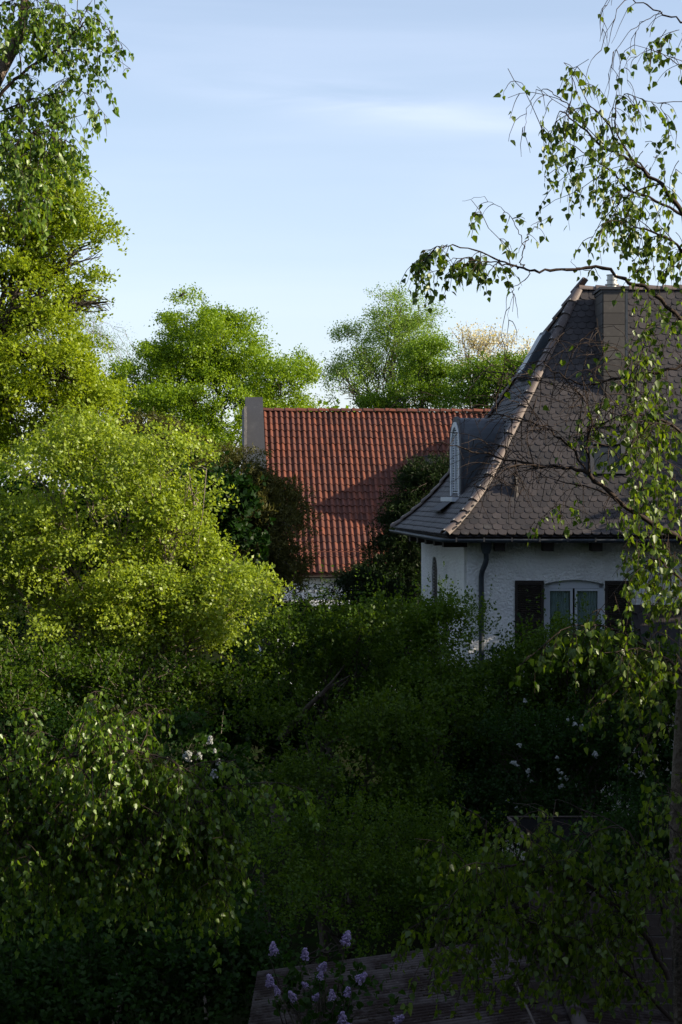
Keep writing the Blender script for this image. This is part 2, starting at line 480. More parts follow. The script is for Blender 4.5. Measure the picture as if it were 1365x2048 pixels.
# ------------------------------------------------------------------ ground
def ground():
    xs = np.concatenate([[-3000, -800, -200], np.linspace(-60, 60, 41), [200, 800, 3000]])
    ys = np.concatenate([[-600, -60], np.linspace(-10, 130, 48), [300, 900, 5000]])
    X, Y = np.meshgrid(xs, ys)
    Z = 0.14 * np.sin(X * .35) * np.cos(Y * .28) * (np.abs(X) < 61) * (Y < 131) - .15
    v = np.stack([X, Y, Z], -1).reshape(-1, 3)
    i = np.arange(len(v)).reshape(X.shape)
    f = np.stack([i[:-1, :-1], i[:-1, 1:], i[1:, 1:], i[1:, :-1]], -1).reshape(-1, 4)
    o = finish('ground', np_mesh('ground', v, f), M['ground'], None, True)
    tag(o, 'dark overgrown garden ground under the shrubs', None, None, 'structure')
ground()

# ------------------------------------------------------------------ dark hipped house
PROF_T = [0, .07, .153, .24, .33, .42, .52, .68, .85, 1.0]
PROF_Z = [-.90, -.70, -.42, -.08, .37, .92, 1.50, 2.46, 3.48, 4.37]
def prof(t): return CZ + float(np.interp(t, PROF_T, PROF_Z))

u = Vector((math.cos(R(2)), -math.sin(R(2)), 0))
E0 = Vector((2.10, 34.0, 0)); E1 = Vector((1.27, 40.3, 0))
A0 = Vector((5.19, 37.1, 0)); A1 = A0 + u * 2.8
E2 = E0 + u * 9.0; E3 = E1 + u * 9.8
house = empty('hipped_house', (E0 + E2) / 2, 'white roughcast house under a steep flared dark beaver-tail tiled roof', 'house')

def face_pt(P0, P1, Q0, Q1, t, s):
    a = P0.lerp(Q0, t); b = P1.lerp(Q1, t)
    p = a.lerp(b, s)
    return Vector((p.x, p.y, prof(t)))

FACES = {'front': (E0, E2, A0, A1), 'left': (E1, E0, A0, A0), 'right': (E2, E3, A1, A1), 'back': (E3, E1, A1, A0)}
def roof_sheet():
    b = MB()
    for nm, (P0, P1, Q0, Q1) in FACES.items():
        K = 14
        for i in range(K):
            t0, t1 = i / K, (i + 1) / K
            q = [face_pt(P0, P1, Q0, Q1, t0, 0), face_pt(P0, P1, Q0, Q1, t0, 1), face_pt(P0, P1, Q0, Q1, t1, 1), face_pt(P0, P1, Q0, Q1, t1, 0)]
            q = [x - Vector((0, 0, .03)) for x in q]
            if i == K - 1 and Q0 == Q1: q = q[:3]
            b.add(q, [tuple(range(len(q)))])
    return b
roof = roof_sheet().build('roof', M['tile_dark'], house, var=.2)
roof['label'] = 'steep flared roof of rounded dark brown tiles'

def beaver_tile(w, h, th=.022):
    o = [(-w / 2, h)] + [(-w / 2, h * .30)]
    for a in (-60, -30, 0, 30, 60):
        o.append((w / 2 * math.sin(R(a)) , h * .26 * (1 - math.cos(R(a)))* .9 ))
    o += [(w / 2, h * .30), (w / 2, h)]
    n = len(o)
    v = [(x, y, th + .004) for x, y in o] + [(x, y, 0.0) for x, y in o]
    f = [tuple(range(n))] + [(i, n + i, n + i + 1, i + 1) for i in range(n - 1)]
    return np.array(v), f

TW, TG = .186, .150
tv, tf = beaver_tile(TW - .006, .30)
def tile_mesh(name, v, f, val, m):
    me = bpy.data.meshes.new(name)
    me.from_pydata([tuple(x) for x in v], [], f)
    a = me.attributes.new('var', 'FLOAT', 'POINT')
    a.data.foreach_set('value', np.full(len(v), val, dtype=np.float32))
    me.materials.append(m)
    return me
BT = [tile_mesh('roof_tile', tv, tf, x, M['tile_dark']) for x in (0, .15, .3, .4, .5, .6, .75, 1)]

def tile_face(nm, D, skip=None):
    P0, P1, Q0, Q1 = FACES[nm]
    ts = np.linspace(0, 1, 400)
    zs = np.array([prof(t) for t in ts])
    arc = np.concatenate([[0], np.cumsum(np.hypot(np.diff(ts) * D, np.diff(zs)))])
    rows = int(arc[-1] / TG)
    res = []
    along = (P1 - P0).normalized()
    for i in range(rows):
        s0 = i * TG - .03
        t = float(np.interp(s0, arc, ts)) if s0 > 0 else s0 / 1.5 * .3
        t2 = float(np.interp(s0 + .28, arc, ts))
        a, b = P0.lerp(Q0, t), P1.lerp(Q1, t)
        a.z = b.z = prof(max(t, 0)) + (t * 3 if t < 0 else 0)
        a2 = P0.lerp(Q0, t2); b2 = P1.lerp(Q1, t2)
        # slope direction: perpendicular to the eave in plan
        inn = Vector((-along.y, along.x, 0))
        run = (t2 - t) * D
        sl_ = (inn * run + Vector((0, 0, prof(t2) - a.z))).normalized()
        Ln = (b - a).length
        nrmv = along.cross(sl_).normalized()
        off = (i % 2) * TW / 2
        k = 0
        # column grid anchored on the eave line so that joints break course by course
        base = (a - P0).dot(along)
        x = math.ceil(base / TW) * TW + off
        while x < base + Ln - .02:
            if x > base + .02:
                pt = a + along * (x - base)
                jr = random.gauss(0, .006)
                tilt = R(5.5) + random.gauss(0, .008)
                Z = (nrmv * math.cos(tilt) - sl_ * math.sin(tilt) * -1).normalized()
                Z = (nrmv + sl_ * math.tan(tilt)).normalized()
                Y = (sl_ - Z * sl_.dot(Z)).normalized()
                Xa = Y.cross(Z).normalized()
                Xr = (Xa + Y * jr * 2).normalized(); Y = Z.cross(Xr).normalized()
                mtx = Matrix(((Xr.x, Y.x, Z.x, 0), (Xr.y, Y.y, Z.y, 0), (Xr.z, Y.z, Z.z, 0), (0, 0, 0, 1)))
                mtx.translation = pt + nrmv * (.022) + Y * random.gauss(0, .004)
                if not (skip and skip(pt)):
                    res.append(mtx)
            x += TW
    return res

def in_frame(p):
    px = 682.5 + p.x / p.y * FPX; py = HOR - (p.z - CZ) / p.y * FPX
    return px, py

def place_tiles(mats, meshes, name, parent, score, nmax=300, m=None, base_v=None, base_f=None, vals=None):
    """the tiles that show largest become parts, the rest one joined part"""
    order = sorted(range(len(mats)), key=lambda i: -score(mats[i]))
    top = set(order[:nmax])
    V = []; F = []; VA = []
    nv = len(base_v)
    bv = np.c_[base_v, np.ones(nv)]
    for i, mt in enumerate(mats):
        q = random.randrange(len(meshes))
        if i in top:
            o = bpy.data.objects.new(name, meshes[q])
            link(o, parent)
            o.matrix_local = parent_inv(parent) @ mt
        else:
            off = len(V) * nv
            V.append((bv @ np.array(mt).T)[:, :3]); VA.append(np.full(nv, vals[q]))
            F += [tuple(off + a for a in f) for f in base_f]
    if V:
        me = bpy.data.meshes.new(name + 's')
        me.from_pydata(np.concatenate(V).tolist(), [], F)
        a = me.attributes.new('var', 'FLOAT', 'POINT')
        a.data.foreach_set('value', np.concatenate(VA).astype(np.float32))
        o = finish('more_' + name + 's', me, m, parent)
        o['kind'] = 'stuff'

def parent_inv(parent):
    if parent.type == 'EMPTY': return Matrix.Translation(-parent.location)
    # roof meshes carry world coordinates under an identity object whose parent is the empty
    return Matrix.Identity(4)

VALS = (0, .15, .3, .4, .5, .6, .75, 1)
chim_x0, chim_x1 = 5.50, 5.95
def skip_front(p):
    return (chim_x0 < p.x < chim_x1 and 35.75 < p.y < 36.75) or (5.12 < p.x < 5.82 and 34.9 < p.y < 35.42)
def score_front(mt):
    p = mt.translation
    px, py = in_frame(p)
    s = 0
    if px > 1330 or px < 880: s -= 50
    if px > 1150 and py > 800: s -= 3
    return s - abs(py - 900) / 200 - abs(px - 1060) / 110
fr = tile_face('front', 3.05, skip_front)
place_tiles(fr, BT, 'roof_tile', roof, score_front, 240, M['tile_dark'], tv, tf, VALS)
inD = ((A0 - E0) - (A0 - E0).dot((E1 - E0).normalized()) * (E1 - E0).normalized()).length
DORM_S = .46
dv = (E1 - E0).normalized(); dw = Vector((dv.y, -dv.x, 0))
dc = E0 + dv * 2.85
def skip_left(p):
    a = (p - dc).dot(dv); w = (p - dc).dot(dw)
    return abs(a) < .55 and .80 < w < 2.1 and p.z < CZ + 1.45
lf = tile_face('left', inD, skip_left)
place_tiles(lf, BT, 'roof_tile', roof, lambda m_: -abs(in_frame(m_.translation)[1] - 1000) - (0 if in_frame(m_.translation)[0] > 800 else 500), 60, M['tile_dark'], tv, tf, VALS)

# hip and ridge caps
def cap_mesh(name, L, r0, r1, m, val):
    vs = []; fs = []; K = 13
    for j, (y, r) in enumerate(((0, r0), (L, r1))):
        for k in range(K):
            a = math.pi * k / (K - 1)
            vs.append((math.cos(a) * r, y, math.sin(a) * r * .85))
        for k in range(K):
            a = math.pi * k / (K - 1)
            vs.append((math.cos(a) * (r - .02), y, math.sin(a) * (r - .02) * .85))
    n = 2 * K
    for k in range(K - 1):
        fs += [(k, n + k, n + k + 1, k + 1), (K + k, K + k + 1, n + K + k + 1, n + K + k), (k, k + 1, K + k + 1, K + k), (n + k, n + K + k, n + K + k + 1, n + k + 1)]
    # small bright clip on the overlap
    vs2 = len(vs)
    me = bpy.data.meshes.new(name)
    me.from_pydata(vs, [], fs)
    a = me.attributes.new('var', 'FLOAT', 'POINT'); a.data.foreach_set('value', np.full(len(vs), val, dtype=np.float32))
    me.materials.append(m)
    return me
CAPS = [cap_mesh('hip_tile', .42, .124, .100, M['ridge_dark'], v) for v in (0, .3, .55, .8, 1)]
clip_me = bpy.data.meshes.new('clip')
_b = MB().box((0, 0, 0), .035, .05, .03)
_b = MB().box((0, 0, 0), .022, .04, .016)
clip_me.from_pydata(_b.v, [], _b.f); clip_me.materials.append(M['clip'])
def caps_along(pts, step=.36, name='hip_tile', meshes=CAPS, parent=None, lift=.03, clip=True):
    pts = [Vector(p) for p in pts]
    seg = [0]
    for a, b in zip(pts[:-1], pts[1:]): seg.append(seg[-1] + (b - a).length)
    def at(s):
        for i in range(len(seg) - 1):
            if s <= seg[i + 1] or i == len(seg) - 2:
                return pts[i].lerp(pts[i + 1], (s - seg[i]) / (seg[i + 1] - seg[i]))
    s = -.02
    while s < seg[-1] - .1:
        a, b = at(s), at(s + step)
        Y = (b - a).normalized()
        Xd = Y.cross(Vector((0, 0, 1))).normalized(); Z = Xd.cross(Y).normalized()
        Y2 = (Y - Z * .05).normalized(); Z2 = Xd.cross(Y2).normalized()
        mt = Matrix(((Xd.x, Y2.x, Z2.x, 0), (Xd.y, Y2.y, Z2.y, 0), (Xd.z, Y2.z, Z2.z, 0), (0, 0, 0, 1)))
        mt = mt @ Matrix.Rotation(random.gauss(0, .03), 4, 'Y') @ Matrix.Rotation(random.gauss(0, .012), 4, 'Z')
        mt.translation = a + Z * lift
        o = bpy.data.objects.new(name, random.choice(meshes)); link(o, parent)
        o.matrix_local = parent_inv(parent) @ mt
        if clip:
            c = bpy.data.objects.new('clip', clip_me); link(c, o)
            c.matrix_local = Matrix.Translation((0, .02, .104))
        s += step
ts = [i / 24 for i in range(25)]
def hip(P0, Q0): return [Vector((P0.lerp(Q0, t).x, P0.lerp(Q0, t).y, prof(t))) for t in ts]
caps_along(hip(E0, A0), parent=house)
caps_along(hip(E1, A0), parent=house)
caps_along([Vector((A0.x, A0.y, prof(1))), Vector((A1.x, A1.y, prof(1)))], name='ridge_tile', parent=house, lift=-.015, clip=False)

# gutter round the eaves
def gutter(pts, name='gutter', r=.075, m=None, parent=None):
    b = MB(); K = 8
    pts = [Vector(p) for p in pts]
    vs = []; fs = []
    for i, p in enumerate(pts):
        d = ((pts[i] - pts[i - 1]).normalized() if i else Vector((0, 0, 0))) + ((pts[i + 1] - pts[i]).normalized() if i < len(pts) - 1 else Vector((0, 0, 0)))
        d.normalize()
        o = d.cross(Vector((0, 0, 1))).normalized()
        for rr in (r, r - .008):
            for k in range(K):
                a = math.pi + math.pi * k / (K - 1)
                vs.append(p + o * math.cos(a) * rr + Vector((0, 0, math.sin(a) * rr)))
    n = 2 * K
    for i in range(len(pts) - 1):
        for k in range(K - 1):
            for h in (0, K):
                fs.append((i * n + h + k, i * n + h + k + 1, (i + 1) * n + h + k + 1, (i + 1) * n + h + k))
        for k in (0, K - 1):
            fs.append((i * n + k, i * n + K + k, (i + 1) * n + K + k, (i + 1) * n + k))
    b.add(vs, fs)
    return b.build(name, m, parent, True)
gz = CZ - .975
outn = {'f': Vector((u.y, -u.x, 0)), 'l': -dw}
g0 = E0 + outn['f'] * .06 + outn['l'] * .06
g1 = E1 + outn['l'] * .06 + Vector((0, .06, 0)); g2 = E2 + outn['f'] * .06
gutter([Vector((g1.x, g1.y, gz + .04))] + [Vector((g1.lerp(g0, t).x, g1.lerp(g0, t).y, gz + .04 * (1 - t))) for t in (.3, .6, .97)] +
       [Vector(((g0 + u * .16).x, (g0 + u * .16).y, gz))] + [Vector(((g0 + u * x).x, (g0 + u * x).y, gz)) for x in (2, 4, 6, 9)], m=M['zinc'], parent=house)
b = MB()   # gutter brackets and front lip
for k in range(16):
    p = g0 + u * (.25 + k * .55)
    b.box((p.x, p.y - .083, gz - .01), .03, .012, .085)
b.build('gutter_bracket', M['zinc_mid'], house)['kind'] = 'stuff'
# fascia strip and soffit
b = MB()
zf = CZ - .95
W0 = Vector((2.56, 34.60, 0)); W1 = Vector((1.87, 39.75, 0)); W2 = W0 + u * 8.05; W3 = W1 + u * 8.6
e0, e1, e2, e3 = [x.copy() for x in (E0, E1, E2, E3)]
b.prism([Vector((p.x, p.y, zf - .03)) for p in (e0 + Vector((.05, .05, 0)), e2 + Vector((-.05, .05, 0)), e3 + Vector((-.05, -.05, 0)), e1 + Vector((.05, -.05, 0)))], (0, 0, .03))
b.build('soffit', M['wood_dark'], house)
b = MB()
for k in range(9):
    p = W0 + u * (.42 + k * .965 - .75)
    q = p + outn['f'] * .50 + u * .75 * 0
    if k == 0: continue
    for_c = (p + q) / 2 + u * .0
    b = MB(); b.box((for_c.x, for_c.y, zf - .155), .21, .52, .235, (u, -outn['f'], Vector((0, 0, 1))))
    b.build('rafter_end', M['wood_dark'], house)
for k in range(5):
    p = W0 + dv * (.15 + k * 1.0) - dw * .22
    MB().box((p.x, p.y, zf - .125), .5, .19, .17, (dw, dv, Vector((0, 0, 1)))).build('rafter_end', M['wood_dark'], house)

# walls: front with a segmental-headed window opening
wt = .32
fy = lambda px: (px - 682.5) / FPX      # ray slope
def on_front(px):
    # distance along the front wall for a picture column
    k = fy(px)
    # W0 + u*s  with x/y = k
    return (k * W0.y - W0.x) / (u.x - k * u.y)
def front_pt(s, z, d=0.0):
    p = W0 + u * s - outn['f'] * d
    return Vector((p.x, p.y, z))
def zf_of(py, s):
    y = (W0 + u * s).y
    return CZ + (HOR - py) * y / FPX
s0, s1 = on_front(1089), on_front(1209)
zt, zb = zf_of(1160, s0), zf_of(1318, s0)
zsp = zf_of(1168, s0); arch = .085
top = zf - .03
b = MB()
b.box(front_pt(s0 / 2, top / 2, wt / 2), s0, wt, top, (u, -outn['f'], Vector((0, 0, 1))))
b.box(front_pt((s1 + 8.05) / 2, top / 2, wt / 2), 8.05 - s1, wt, top, (u, -outn['f'], Vector((0, 0, 1))))
b.box(front_pt((s0 + s1) / 2, zb / 2, wt / 2), s1 - s0, wt, zb, (u, -outn['f'], Vector((0, 0, 1))))
arcp = []
for k in range(11):
    q = k / 10
    arcp.append((s0 + (s1 - s0) * q, zsp + arch * (1 - (2 * q - 1) ** 2)))
for (sa, za), (sb, zb2) in zip(arcp[:-1], arcp[1:]):
    poly = [front_pt(sa, za), front_pt(sb, zb2), front_pt(sb, top), front_pt(sa, top)]
    b.prism(poly, -outn['f'] * wt)
b.build('wall', M['plaster'], house)['label'] = 'white roughcast front wall'
b = MB()   # left wall, with a narrow arched window opening
LW = (W1 - W0).length; lu = (W1 - W0).normalized(); ln_ = Vector((-lu.y, lu.x, 0))
def left_pt(s, z, d=0.0):
    p = W0 + lu * s - ln_ * d
    return Vector((p.x, p.y, z))
def on_left(px):
    k = fy(px)
    return (k * W0.y - W0.x) / (lu.x - k * lu.y)
a0, a1 = on_left(875), on_left(864)
lz_t = CZ + (HOR - 1140) * 37.8 / FPX; lz_b = lz_t - 1.25
AX = (lu, -ln_, Vector((0, 0, 1)))
def lwall(sa, sb, z0, z1):
    b.box(left_pt((sa + sb) / 2, (z0 + z1) / 2, wt / 2 ), sb - sa, wt, z1 - z0, AX)
lwall(wt, a0, 0, top); lwall(a1, LW, 0, top); lwall(a0, a1, 0, lz_b)
for k in range(8):
    q0, q1 = k / 8, (k + 1) / 8
    h0 = lz_t + .28 * math.sqrt(max(0, 1 - (2 * q0 - 1) ** 2)); h1 = lz_t + .28 * math.sqrt(max(0, 1 - (2 * q1 - 1) ** 2))
    sa, sb = a0 + (a1 - a0) * q0, a0 + (a1 - a0) * q1
    b.prism([left_pt(sa, h0), left_pt(sb, h1), left_pt(sb, top), left_pt(sa, top)][::-1], ln_ * -wt)
b.build('wall', M['plaster'], house)['label'] = 'white roughcast side wall with rain streaks'
b = MB()
b.prism([Vector((W3.x, W3.y, 0)), Vector((W1.x + .3, W1.y, 0)), Vector((W1.x + .3, W1.y, top)), Vector((W3.x, W3.y, top))], (0, -.3, 0))
b.prism([Vector((W2.x, W2.y + .33, 0)), Vector((W3.x, W3.y - .33, 0)), Vector((W3.x, W3.y - .33, top)), Vector((W2.x, W2.y + .33, top))], (-.3, 0, 0))
b.build('wall', M['plaster'], house)

# slit window (side wall)
w = MB().prism([left_pt(a0, lz_b, .06), left_pt(a1, lz_b, .06), left_pt(a1, lz_t + .25, .06), left_pt(a0, lz_t + .25, .06)], ln_ * -.04).build('window', M['wood_dark'], house)
w['label'] = 'narrow arched side window behind a dark louvred shutter'
b = MB()
for k in range(20):
    z = lz_b + .04 + k * .07
    b.box(left_pt((a0 + a1) / 2, z, .045), a1 - a0 - .04, .03, .045, AX)
b.build('shutter_slats', M['wood_dark'], w)['kind'] = 'stuff'

# main window
FX = (u, -outn['f'], Vector((0, 0, 1)))
cs = (s0 + s1) / 2; ww = s1 - s0
win = MB()
fw = .10
win.box(front_pt(s0 + fw / 2, (zb + zsp) / 2, .13), fw, .07, zsp - zb, FX)
win.box(front_pt(s1 - fw / 2, (zb + zsp) / 2, .13), fw, .07, zsp - zb, FX)
for (sa, za), (sb, zb2) in zip(arcp[:-1], arcp[1:]):
    win.prism([front_pt(sa, zsp - .09, .095), front_pt(sb, zsp - .09, .095), front_pt(sb, zb2 - .001, .095), front_pt(sa, za - .001, .095)], -outn['f'] * .07)
win.box(front_pt(cs, zb + .04, .13), ww - 2 * fw, .07, .08, FX)
window = win.build('window', M['white'], house)
window['label'] = 'white two-leaf casement window under a shallow arch'
for sgn in (-1, 1):
    c = cs + sgn * (ww / 4 - fw / 4)
    hw = ww / 4 - fw / 4 - .028
    fb = MB()
    zc0, zc1 = zb + .085, zsp - .095
    for q in (-1, 1):
        fb.box(front_pt(c + q * (hw - .018), (zc0 + zc1) / 2, .125), .05, .06, zc1 - zc0, FX)
    for z in (zc0 + .025, zc1 - .025):
        fb.box(front_pt(c, z, .125), 2 * hw - .088, .06, .05, FX)
    fb.build('casement', M['white'], window)
    MB().box(front_pt(c, (zc0 + zc1) / 2, .135), 2 * hw - .09, .008, zc1 - zc0 - .1, FX).build('pane', M['glass'], window)
    cb = MB()
    NC = 24; vs = []; fs = []
    for k in range(NC + 1):
        s_ = c - hw + .05 + (2 * hw - .1) * k / NC
        dd = .165 + .012 * math.sin(k * 1.9)
        vs += [front_pt(s_, zc0, dd), front_pt(s_, zc1, dd)]
        if k: fs.append((2 * k - 2, 2 * k, 2 * k + 1, 2 * k - 1))
    cb.add(vs, fs).build('curtain', M['curtain'], window)
MB().box(front_pt(cs, zb - .02, -.03), ww + .08, .14, .035, FX).build('sill', M['zinc_mid'], window)
MB().box(front_pt(cs, (zb + zsp) / 2, .31), ww, .02, zsp - zb, FX).build('room_backing', M['wood_dark'], window)

# shutters
for nm, (pa, pb) in (('l', (1030, 1088)), ('r', (1210, 1262))):
    sa, sb = on_front(pa), on_front(pb)
    sb_ = MB()
    z0, z1 = zb - .0, zf_of(1161, s0)
    c = (sa + sb) / 2; w_ = sb - sa
    for q in (-1, 1): sb_.box(front_pt(c + q * (w_ / 2 - .03), (z0 + z1) / 2, -.035), .06, .04, z1 - z0, FX)
    for z in (z0 + .04, (z0 + z1) / 2, z1 - .04): sb_.box(front_pt(c, z, -.035), w_ - .122, .036, .08, FX)
    sh = sb_.build('shutter', M['wood_dark'], house)
    sl_ = MB()
    Xs, Ys, Zs = FX
    a_ = R(38)
    Yt = (Ys * math.cos(a_) + Zs * math.sin(a_)); Zt = Xs.cross(Yt)
    k = z0 + .1
    while k < z1 - .1:
        if abs(k - (z0 + z1) / 2) > .05: sl_.box(front_pt(c, k, -.03), w_ - .122, .045, .008, (Xs, Yt, Zt))
        k += .042
    sl_.build('louvres', M['wood_dark'], sh)['kind'] = 'stuff'
    h_ = MB().box(front_pt(sb - .01 if nm == 'l' else sa + .01, z1 - .18, -.05), .05, .03, .05, FX)
    h_.build('hinge', M['wood_dark'], sh)

# downpipe with funnel
sp = on_front(971)
b = MB()
fz = gz - .05
pf = lambda z, d: front_pt(sp, z, d)
b2 = MB()
vs = []
for z, w_, dd in ((gz - .02, .115, .09), (gz - .20, .10, .08), (gz - .30, .07, .055)):
    c = pf(z, -.36)
    for q in ((-1, -1), (1, -1), (1, 1), (-1, 1)):
        vs.append(c + u * q[0] * w_ + outn['f'] * q[1] * dd)
b2.add(vs, [(0, 1, 5, 4), (1, 2, 6, 5), (2, 3, 7, 6), (3, 0, 4, 7), (4, 5, 9, 8), (5, 6, 10, 9), (6, 7, 11, 10), (7, 4, 8, 11), (0, 3, 2, 1), (8, 9, 10, 11)])
dp = MB()
cur = [pf(gz - .29, -.36), pf(gz - .42, -.36) + u * .005, pf(gz - .52, -.33) - u * .02, pf(gz - .66, -.16) - u * .07, pf(gz - .78, -.10) - u * .085]
dp.tube(cur + [pf(3.0, -.10) - u * .085, pf(.05, -.10) - u * .085], .055, 12)
pipe = dp.build('downpipe', M['zinc'], house, True)
b2.build('rainwater_head', M['zinc'], pipe)
for z in (gz - 1.15, gz - 2.9):
    MB().tube([pf(z, -.10) - u * .085, pf(z - .035, -.10) - u * .085], .066, 12).build('pipe_clip', M['zinc'], pipe)

# chimney
ch = MB()
cx0, cx1, cy0, cy1 = 5.50, 5.95, 35.78, 36.78
cz0, cz1 = CZ + 1.6, CZ + 4.20
ch.box(((cx0 + cx1) / 2, (cy0 + cy1) / 2, (cz0 + cz1) / 2), cx1 - cx0, cy1 - cy0, cz1 - cz0)
chim = ch.build('chimney', M['wood_dark'], house)
for k in range(9):
    z0 = cz0 + .40 + k * .245
    nf = 1
    MB().box(((cx0 + cx1) / 2, cy0 - .012, z0 + .118), cx1 - cx0 - .004, .02, .236).build('slab', M['slab'], chim, var=random.random())
    for q in range(2):
        MB().box((cx0 - .012, cy0 + (cy1 - cy0) * (q + .5) / 2, z0 + .118), .02, (cy1 - cy0) / 2 - .008, .236).build('slab', M['slab'], chim, var=random.random())
cap = MB()
cap.box(((cx0 + cx1) / 2, (cy0 + cy1) / 2, cz1 + .03), cx1 - cx0 + .16, cy1 - cy0 + .14, .055)
cap.box(((cx0 + cx1) / 2, (cy0 + cy1) / 2, cz1 - .03), cx1 - cx0 + .08, cy1 - cy0 + .06, .06)
cap.build('chimney_cap', M['zinc_mid'], chim)
fl = MB()
fx, fyy = 5.74, 36.15
fl.tube([(fx, fyy, cz1 + .05), (fx, fyy, cz1 + .34)], .105, 16)
fl.tube([(fx, fyy, cz1 + .14), (fx, fyy, cz1 + .16)], .15, 16)
fl.tube([(fx, fyy, cz1 + .24), (fx, fyy, cz1 + .255)], .125, 16)
fl.tube([(fx, fyy, cz1 + .34), (fx, fyy, cz1 + .36)], .12, 16)
fl.build('flue', M['steel'], chim, False)
MB().box((cx1 + .035, (cy0 + cy1) / 2, (cz0 + cz1) / 2 + .1), .05, cy1 - cy0 + .04, cz1 - cz0 - .25).build('side_cladding', M['zinc'], chim)
# lead apron
ap = MB()
t_ = (cy0 - 34.0) / 3.05
zc_ = prof(t_)
d_ = Vector((0, -.22, prof(t_) - prof(t_ - .22 / 3.05)))
ap.prism([Vector((cx0 - .05, cy0 - .03, zc_ + .06)), Vector((cx1 + .05, cy0 - .03, zc_ + .06)), Vector((cx1 + .05, cy0 - .23, zc_ - .32)), Vector((cx0 - .05, cy0 - .23, zc_ - .32))], (0, -.012, .008))
ap.build('apron', M['slab'], chim, var=.9)

# roof window in the front slope
def slope_frame(nm, t, s):
    P0, P1, Q0, Q1 = FACES[nm]
    p = face_pt(P0, P1, Q0, Q1, t, s)
    al = (P1 - P0).normalized()
    inn = Vector((-al.y, al.x, 0))
    D = 3.05 if nm == 'front' else inD
    dz = (prof(t + .03) - prof(t - .03)) / (.06 * D)
    Y = (inn + Vector((0, 0, dz))).normalized()
    return p, al, Y, al.cross(Y).normalized()
tf_ = .385
p0 = Vector((5.47, 0, 0)); 
P0, P1, Q0, Q1 = FACES['front']
a_, b_ = P0.lerp(Q0, tf_), P1.lerp(Q1, tf_)
s_w = (5.47 - a_.x) / (b_.x - a_.x)
p, X_, Y_, Z_ = slope_frame('front', tf_, s_w)
rw = MB()
for q in (-1, 1): rw.box(p + X_ * q * .32 + Z_ * .05, .08, .95, .13, (X_, Y_, Z_))
rw.box(p + Y_ * -.43 + Z_ * .05, .56, .08, .13, (X_, Y_, Z_))
rw.box(p + Y_ * .33 + Z_ * .06, .56, .26, .15, (X_, Y_, Z_))
rwo = rw.build('roof_window', M['zinc_mid'], house)
rwo['label'] = 'small grey framed roof window under the chimney'
MB().box(p + Y_ * -.09 + Z_ * .06, .54, .58, .02, (X_, Y_, Z_)).build('pane', M['dark_glass'], rwo)
MB().box(p + Y_ * -.60 + Z_ * .035, .72, .22, .02, (X_, Y_, Z_)).build('apron', M['slab'], rwo, var=1)
# roof window on the side slope, seen edge on
p, X_, Y_, Z_ = slope_frame('left', .745, .47)
sw = MB()
sw.box(p + Z_ * .10, .55, 1.15, .20, (X_, Y_, Z_))
swo = sw.build('roof_window', M['zinc'], house)
swo['label'] = 'dark raised roof window near the top of the side slope'
sw2 = MB(); sw2.box(p + Z_ * .205, .44, .95, .02, (X_, Y_, Z_)); sw2.build('pane', M['dark_glass'], swo)
# pipe vent on the front slope
pv = P(1030, 992, 35.0)
t_ = float(np.interp(pv.z - CZ, PROF_Z, PROF_T)); yv = 34 + 3.05 * t_
zv = prof(t_)
xv = (1030 - 682.5) / FPX * yv
vv = MB()
vv.tube([(xv, yv, zv - .05), (xv, yv - .02, zv + .10), (xv, yv - .02, zv + .22), (xv, yv - .02, zv + .24), (xv, yv - .02, zv + .27), (xv, yv - .02, zv + .28), (xv, yv - .02, zv + .35)],
        [.10, .07, .055, .085, .085, .05, .05], 12)
vent = vv.build('vent_pipe', M['tile_dark'], house, False, var=.2)
MB().tube([(xv, yv - .02, zv + .35), (xv, yv - .02, zv + .40)], [.085, .06], 12).build('vent_cap', M['tile_dark'], vent, var=.4)

# round-headed dormer on the side slope
dorm_o = E0 + dv * 2.85 + dw * .80
dzb, dzt = CZ - .13, CZ + 1.56
hw = .60
def dp3(s, z, i): 
    p = dorm_o + dv * s + dw * i
    return Vector((p.x, p.y, z))
prof_d = [(-hw, dzb - .12)]
spz = dzt - .62
for k in range(15):
    a = math.pi * k / 14
    prof_d.append((-hw * math.cos(a), spz + .62 * math.sin(a)))
prof_d.append((hw, dzb - .12))
vs = []; fs = []
K = len(prof_d)
for i_ in (0, 1.9):
    for s_, z_ in prof_d: vs.append(dp3(s_, z_, i_))
for k in range(K - 1): fs.append((k, k + 1, K + k + 1, K + k))
dm = MB().add(vs, fs).build('dormer', M['zinc'], house, False)
dm['label'] = 'round-headed dormer clad in dark sheet metal'
fr_ = MB()   # front rim
for (sa, za), (sb, zb2) in zip(prof_d[:-1], prof_d[1:]):
    ca, cb_ = (sa * .80, spz + (za - spz) * .86 if za > spz else za), (sb * .80, spz + (zb2 - spz) * .86 if zb2 > spz else zb2)
    fr_.prism([dp3(sa * 1.05, za + (.03 if za > spz else 0), 0), dp3(sb * 1.05, zb2 + (.03 if zb2 > spz else 0), 0), dp3(cb_[0], cb_[1], 0), dp3(ca[0], ca[1], 0)], dw * .05 - dw * .10)
fr_.build('dormer_rim', M['zinc_mid'], dm)
wf = MB()
for (sa, za), (sb, zb2) in zip(prof_d[:-1], prof_d[1:]):
    f1, f2 = .80, .62
    g = lambda s_, z_, f_: (s_ * f_, spz + (z_ - spz) * (f_ + .06) if z_ > spz else z_)
    A_, B_, C_, D_ = g(sa, za, f1), g(sb, zb2, f1), g(sb, zb2, f2), g(sa, za, f2)
    wf.prism([dp3(*A_, -.02), dp3(*B_, -.02), dp3(*C_, -.02), dp3(*D_, -.02)], dw * -.05)
